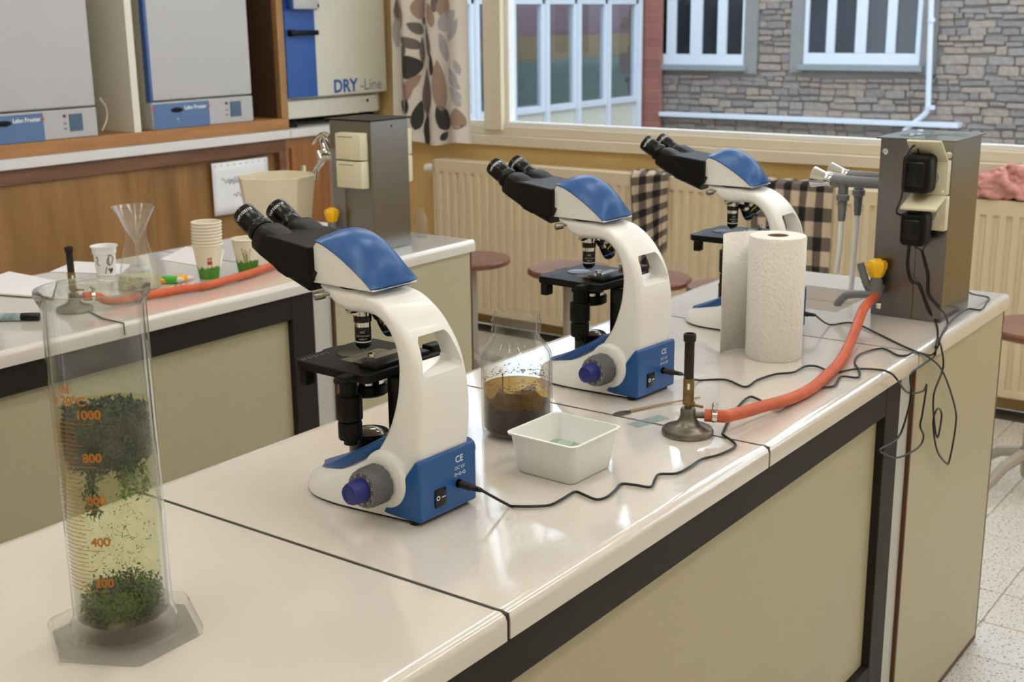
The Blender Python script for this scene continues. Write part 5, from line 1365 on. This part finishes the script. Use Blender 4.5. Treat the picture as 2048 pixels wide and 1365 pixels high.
# paper towel roll
def roll():
    q = onz(1551, 716); c = Vector((q.x+.01, q.y+.01, BT)); r, h = .056, .246
    t = thing('paper_towel_roll', 'white embossed paper towel roll with a loose sheet end', 'paper roll', c)
    M_tp = mat('paper_towel', srgb(240, 237, 230), .9, bump=.35, bscale=140)
    MB().lathe([(.021, .001), (r-.002, 0), (r, .003), (r, h-.003), (r-.002, h), (.021, h), (.021, .001)], 64, cap=False).build('towel', M_tp, t)
    MB().lathe([(.0195, .002), (.021, .002), (.021, h-.001), (.0195, h-.001), (.0195, .002)], 32, cap=False).build('core', mat('cardboard', srgb(150, 128, 100), .9), t)
    # loose sheet leaves the far-left tangent and hangs to the left
    va = math.atan2(CAM.y-c.y, CAM.x-c.x); pts = []
    left = Vector((-sin(va), cos(va), 0)); left = -left if left.dot(RIGHT) > 0 else left
    toward = Vector((cos(va), sin(va), 0))
    arcp = [left*-.012-toward*.0572, left*.012-toward*.0572, left*.04-toward*.054, left*.068-toward*.044, left*.092-toward*.026, left*.103-toward*.010, left*.106+toward*.002]
    cv = crom(arcp, 3)
    MB().loft([[q for q in [p_+Vector((0, 0, z)) for p_ in cv]] for z in (.001, h*.5, h-.001)], cap=False, closed=False).build('loose_sheet', M_tp, t, ang=180).modifiers.new('t', 'SOLIDIFY').thickness = .0012
SIDE = 1
roll()

# ================================================================== THINGS ON THE SECOND BENCH
M_cup = mat('paper_cup', srgb(236, 228, 206), .6)
def cup_print_mat(base):
    M = mat('grass_print', srgb(*base), .6); nt = M.node_tree; b = nt.nodes['Principled BSDF']
    tc = nt.nodes.new('ShaderNodeTexCoord'); sp_ = nt.nodes.new('ShaderNodeSeparateXYZ'); nt.links.new(tc.outputs['Object'], sp_.inputs[0])
    nz = nt.nodes.new('ShaderNodeTexNoise'); nz.inputs['Scale'].default_value = 1; nz.inputs['Detail'].default_value = 3
    mp = nt.nodes.new('ShaderNodeMapping'); mp.inputs['Scale'].default_value = (220, 220, 25); nt.links.new(tc.outputs['Object'], mp.inputs[0]); nt.links.new(mp.outputs[0], nz.inputs['Vector'])
    a = nt.nodes.new('ShaderNodeMath'); a.operation = 'MULTIPLY_ADD'; a.inputs[1].default_value = -.030; nt.links.new(nz.outputs['Fac'], a.inputs[0]); nt.links.new(sp_.outputs[2], a.inputs[2])
    cr = nt.nodes.new('ShaderNodeValToRGB'); cr.color_ramp.elements[0].position = .016; cr.color_ramp.elements[1].position = .019
    cr.color_ramp.elements[0].color = (*srgb(72, 128, 36), 1); cr.color_ramp.elements[1].color = (*srgb(*base), 1)
    nt.links.new(a.outputs[0], cr.inputs[0]); nt.links.new(cr.outputs[0], b.inputs['Base Color']); return M
M_cupp = cup_print_mat((236, 228, 206))
CH, CR0, CR1 = .092, .0255, .0385
def cup_mesh(m_, t):
    MB().lathe([(0, .003), (CR0-.001, .003), (CR0, 0), (CR1, CH-.002), (CR1-.0012, CH-.002), (CR0-.001, .004), (0, .004)], 40, cap=False).build('cup_wall', m_, t, ang=60)
    ring = MB(); N = 36; rings = [[Vector(((CR1+.0004+.0018*cos(b))*cos(2*pi*k/N), (CR1+.0004+.0018*cos(b))*sin(2*pi*k/N), CH-.001+.0018*sin(b))) for k in range(N)] for b in [2*pi*j/8 for j in range(9)]]
    ring.loft(rings, cap=False).build('rim', M_cup, t, ang=180)
def cup_art(t, stamp):
    vd = CAM-Vector(t.location); va = math.atan2(vd.y, vd.x)
    def on(a_deg, z):
        r = CR0+(CR1-CR0)*z/CH+.0006; a = va+R(a_deg); return Vector((r*cos(a), r*sin(a), z)), a
    if stamp:
        c, a = on(6, .052); K = axes(c, (-sin(a), cos(a), 0), (0, 0, 1)); red = mat('stamp_red', srgb(160, 60, 56), .6)
        K = K @ Matrix.Scale(1.35, 4); mb = MB().mm(-.0045, .0045, -.008, -.001, 0, .0004, K)
        for (x, y) in ((-.003, .002), (.003, .002), (-.002, .006), (.003, .006), (0, .004)): mb.mm(x-.0012, x+.0012, y-.0016, y+.0016, 0, .0004, K)
        mb.build('red_stamp', red, t)
    else:
        gm = mat('stalk_green', srgb(110, 128, 52), .6); bm_ = mat('flower_dark', srgb(96, 50, 36), .6)
        for ad, z in ((-22, .068), (-8, .064), (14, .066), (-15, .055), (2, .058), (-2, .05)):
            c0, _ = on(ad*.6, .03); c1_, _ = on(ad, z); MB().tube([c0, (c0+c1_)/2+Vector((0, 0, .002)), c1_], .0006, 5).build('printed_stalk', gm, t)
            MB().lathe([(0, -.002), (.0018, 0), (0, .002)], 8, T(*c1_)).build('printed_flower', bm_ if z > .065 else gm, t)
stack_at = onz(419, 556); 
n_cups = 8
for k in range(n_cups):
    ordn = ('', 'second', 'third', 'fourth', 'fifth', 'sixth', 'seventh')[min(k, 6)]
    lab_ = ('lowest paper cup of the stack, with red stamp and grass print' if k == 0 else 'topmost cream paper cup of the stack' if k == n_cups-1 else 'cream paper cup, %s from the bottom of the stack' % ordn)
    t = thing('paper_cup', lab_, 'cup', (stack_at.x+.0004*k, stack_at.y+.0004*(k % 3), BT+.0085*k), R(3*k), 'stacked paper cups')
    cup_mesh(M_cupp if k == 0 else M_cup, t)
    if k == 0: cup_art(t, True)
sc_at = onz(496, 543)
t = thing('paper_cup', 'single paper cup with grass and flower print beside stack', 'cup', (sc_at.x, sc_at.y, BT)); cup_mesh(M_cupp, t); cup_art(t, False)
# white plastic cup with marker writing
def wcup():
    q = onz(213, 553); c = Vector((q.x, q.y, BT)); t = thing('plastic_cup', 'white plastic cup with black marker writing', 'cup', c)
    h, r0, r1 = .085, .024, .033
    MB().lathe([(0, .002), (r0, .002), (r0+.0005, 0), (r0+.004, .045), (r0+.0048, .062), (r1-.002, .064), (r1-.0005, h-.004), (r1+.003, h-.003), (r1+.003, h), (r1, h), (r1-.002, h-.003), (r1-.004, .064), (r0-.001, .005), (0, .004)], 40, cap=False).build('cup_wall', mat('thin_white_plastic', srgb(236, 236, 236), .35), t)
    vd = CAM-c; va = math.atan2(vd.y, vd.x); k = mat('marker_ink', srgb(30, 30, 34), .6)
    def P(a_deg, z):
        r = r0+(r1-r0)*z/h+.0008; a = va+R(a_deg); return (r*cos(a), r*sin(a), z)
    for pts in ([(22, .060), (10, .046), (16, .036), (30, .036), (45, .050), (35, .060), (22, .062), (18, .050), (20, .036)], [(-48, .055), (-40, .058), (-38, .050), (-46, .042), (-38, .036), (-30, .034)], [(-2, .012), (4, .026), (10, .030)], [(14, .020), (20, .026), (24, .018), (30, .012)], [(30, .026), (24, .012), (34, .022), (40, .026), (36, .014)]):
        MB().tube(crom([P(*q_) for q_ in pts], 4), .0009, 5).build('marker_writing', k, t)
wcup()
# conical flask with funnel
def flask():
    q = onz(281, 578); c = Vector((q.x, q.y, BT)); t = thing('conical_flask', 'clear conical flask with blue print behind the cylinder', 'flask', c)
    fg = thin_glass('flask_glass', (.975, .98, .975), 1.5, .04, (.85, .86, .87))
    pr = [(0, .001), (.048, .001), (.054, .006), (.054, .014), (.044, .060), (.033, .105), (.0285, .125), (.0275, .140), (.0275, .158), (.031, .161), (.031, .163)]
    MB().lathe(pr, 48, cap=False).build('flask_glass', fg, t, ang=60)
    vd = CAM-c; va = math.atan2(vd.y, vd.x); bl = mat('blue_print', srgb(120, 160, 214), .6)
    rr = random.Random(6)
    for z, n_, r_ in ((.066, 9, .0432), (.050, 12, .0470)):   # faint worn blue print, unreadable in the photo
        mb = MB()
        for k in range(n_):
            a = va+(k-n_/2)*.115; hh = rr.uniform(.004, .008); da = rr.uniform(.025, .05)
            mb.add([(r_*cos(a), r_*sin(a), z), (r_*cos(a+da), r_*sin(a+da), z), (r_*cos(a+da), r_*sin(a+da), z+hh), (r_*cos(a), r_*sin(a), z+hh)], [(0, 1, 2, 3)])
        mb.build('blue_print', bl, t, ang=0)
    w_ = MB().lathe([(0, .002), (.047, .002), (.0525, .007), (.0525, .014), (.0475, .036), (0, .036)], 40, cap=False).build('flask_liquid', thin_glass('pale_liquid', (.93, .92, .84), .4, .4, srgb(226, 220, 188)), loc=c, ang=60)
    tag(w_, 'pale cloudy liquid in the conical flask', 'liquid')
    f = thing('glass_funnel', 'clear glass funnel standing in the flask mouth', 'funnel', c+Vector((0, 0, .10)))
    MB().lathe([(.0045, -.045), (.0045, .020), (.008, .026), (.054, .112), (.0556, .114), (.0545, .1145), (.0065, .026), (.0032, .020), (.0032, -.045)], 40, cap=False).build('funnel_glass', thin_glass('funnel_glass', (.97, .975, .97), 1.5, .05, (.85, .86, .88)), f, ang=60)
flask()
# crayons / markers heap
for (px, py, ang_, col, r_, ln, lab_, lift) in ((346, 560, -58, (70, 180, 60), .010, .060, 'green marker pen lying beside the flask', .0), (365, 557, -40, (246, 190, 20), .009, .060, 'yellow marker pen lying beside the stacked cups', .0), (328, 562, -35, (240, 160, 30), .008, .040, 'short orange marker pen beside the green one', .0), (343, 578, 10, (240, 170, 40), .006, .030, 'small orange pen cap near the orange hose', .0)):
    q = onz(px, py, BT+r_); t = thing('marker_pen', lab_, 'pen', (q.x, q.y, BT+r_+.0005), R(ang_), 'coloured pens on the bench')
    K = frame((-ln/2, 0, 0), (1, 0, 0))
    MB().lathe([(0, 0), (r_*.8, 0), (r_, .003), (r_, ln*.7), (r_*.85, ln*.72)], 20, K).build('barrel', mat('pen_%d_%d' % (col[0], col[1]), srgb(*col), .35), t)
    MB().lathe([(r_*.85, ln*.70), (r_*.6, ln*.9), (r_*.25, ln), (0, ln)], 16, K).build('tip', mat('pen_tip', srgb(232, 214, 214), .4), t)
q = onz(370, 574)
wr = MB(); rr = random.Random(3); N = 10
wr.loft([[Vector((-.025+.05*i/N, -.012+.024*j/5, .003+.003*sin(i*1.7+j*2)+.002*rr.random())) for i in range(N+1)] for j in range(6)], cap=False, closed=False)
o = wr.build('candy_wrapper', mat('wrapper', srgb(232, 206, 206), .4, col2=srgb(190, 60, 70), vscale=60), loc=(q.x, q.y, BT)); o.modifiers.new('t', 'SOLIDIFY').thickness = .0008
tag(o, 'crinkled pink and white wrapper beside the pens', 'wrapper')
# papers and notebook
a, b, c_, d_ = onz(0, 592), onz(106, 600), onz(140, 545), onz(0, 556)
t = thing('notebook', 'open notebook with dark cover edge lying on the bench', 'notebook', (a.x, a.y, BT)); p = local(t)
pl = [(a.x-.12, a.y+.10), (a.x, a.y), (b.x, b.y), (b.x+.13, b.y+.17), (a.x+.18, a.y+.24)]
p(MB().prism(pl, BT+.0005, BT+.003), 'cover', M_rubber, .001)
p(MB().prism([(x*.985+.012*.7+.0, y*.985+.015*2.0) for x, y in pl], BT+.003, BT+.008), 'pages', M_paper, .001)
for (pts, lab_) in (([(240, 550), (100, 545), (150, 524), (262, 530)], 'loose white sheet behind the small burner'), ([(320, 520), (372, 495), (450, 500), (440, 540)], 'loose white sheet lying behind the paper cups')):
    pp = [onz(*q) for q in pts]; ctr = sum(pp, Vector())/4
    o = MB().prism([((q.x-ctr.x), (q.y-ctr.y)) for q in pp], 0, .0012).build('paper_sheet', M_paper, loc=(ctr.x, ctr.y, BT+.0006))
    tag(o, lab_, 'paper')
# black marker
a, b = onz(-30, 636, BT+.009), onz(80, 634, BT+.009); d = (b-a); ln = d.length
t = thing('marker_pen', 'thick black marker with pale label on the bench edge', 'pen', (a.x, a.y, BT+.0095), math.atan2(d.y, d.x))
K = frame((0, 0, 0), (1, 0, 0))
MB().lathe([(0, 0), (.008, 0), (.009, .002), (.009, ln*.72), (.0085, ln*.73)], 20, K).build('barrel', M_black, t)
MB().lathe([(.0092, ln*.15), (.0092, ln*.66)], 20, K, cap=False).build('pen_label', mat('pale_label', srgb(160, 178, 180), .5, col2=srgb(96, 130, 136), vscale=80), t)
MB().lathe([(.0085, ln*.72), (.0095, ln*.73), (.0095, ln*.98), (.008, ln), (0, ln)], 20, K).build('pen_cap', M_gblack, t)
# cream bucket (eight-sided)
def bucket():
    c = Vector((1.60, 2.05, BT)); q = onz(553, 352, BT+.20)
    rim_l, rim_r = onz(479, 350, BT+.215), onz(627, 352, BT+.215)
    c = (rim_l+rim_r)/2; rr_ = (rim_r-rim_l).length/2
    t = thing('waste_bucket', 'cream eight-sided plastic bucket beside the chrome tap', 'bucket', (c.x, c.y, BT))
    def oc(r, z): return [Vector((r*cos(a), r*sin(a), z)) for a in [R(22.5+10)+k*pi/4 for k in range(8)]]
    secs = [oc(rr_*.74, 0), oc(rr_*.76, .003), oc(rr_, .211), oc(rr_*1.015, .212), oc(rr_*1.015, .216), oc(rr_*.985, .216), oc(rr_*.74, .008), oc(rr_*.3, .007)]
    MB().loft(secs).build('bucket_wall', mat('bucket_cream', srgb(232, 224, 198), .45), t, bevel=.004, ang=30)
bucket()
# bent wire lying over the edge of bench two
a, b, e = onz(172, 622), onz(207, 640), None
fr_ = Vector((b.x, Y2-.008, BT+.002))
o = MB().tube([a+Vector((0, 0, .0022)), b+Vector((0, 0, .0022)), fr_, fr_+Vector((0, -.001, -.028))], .0018, 6).build('wire_rod', M_rubber)
tag(o, 'thin bent dark wire hanging over the bench edge', 'wire')
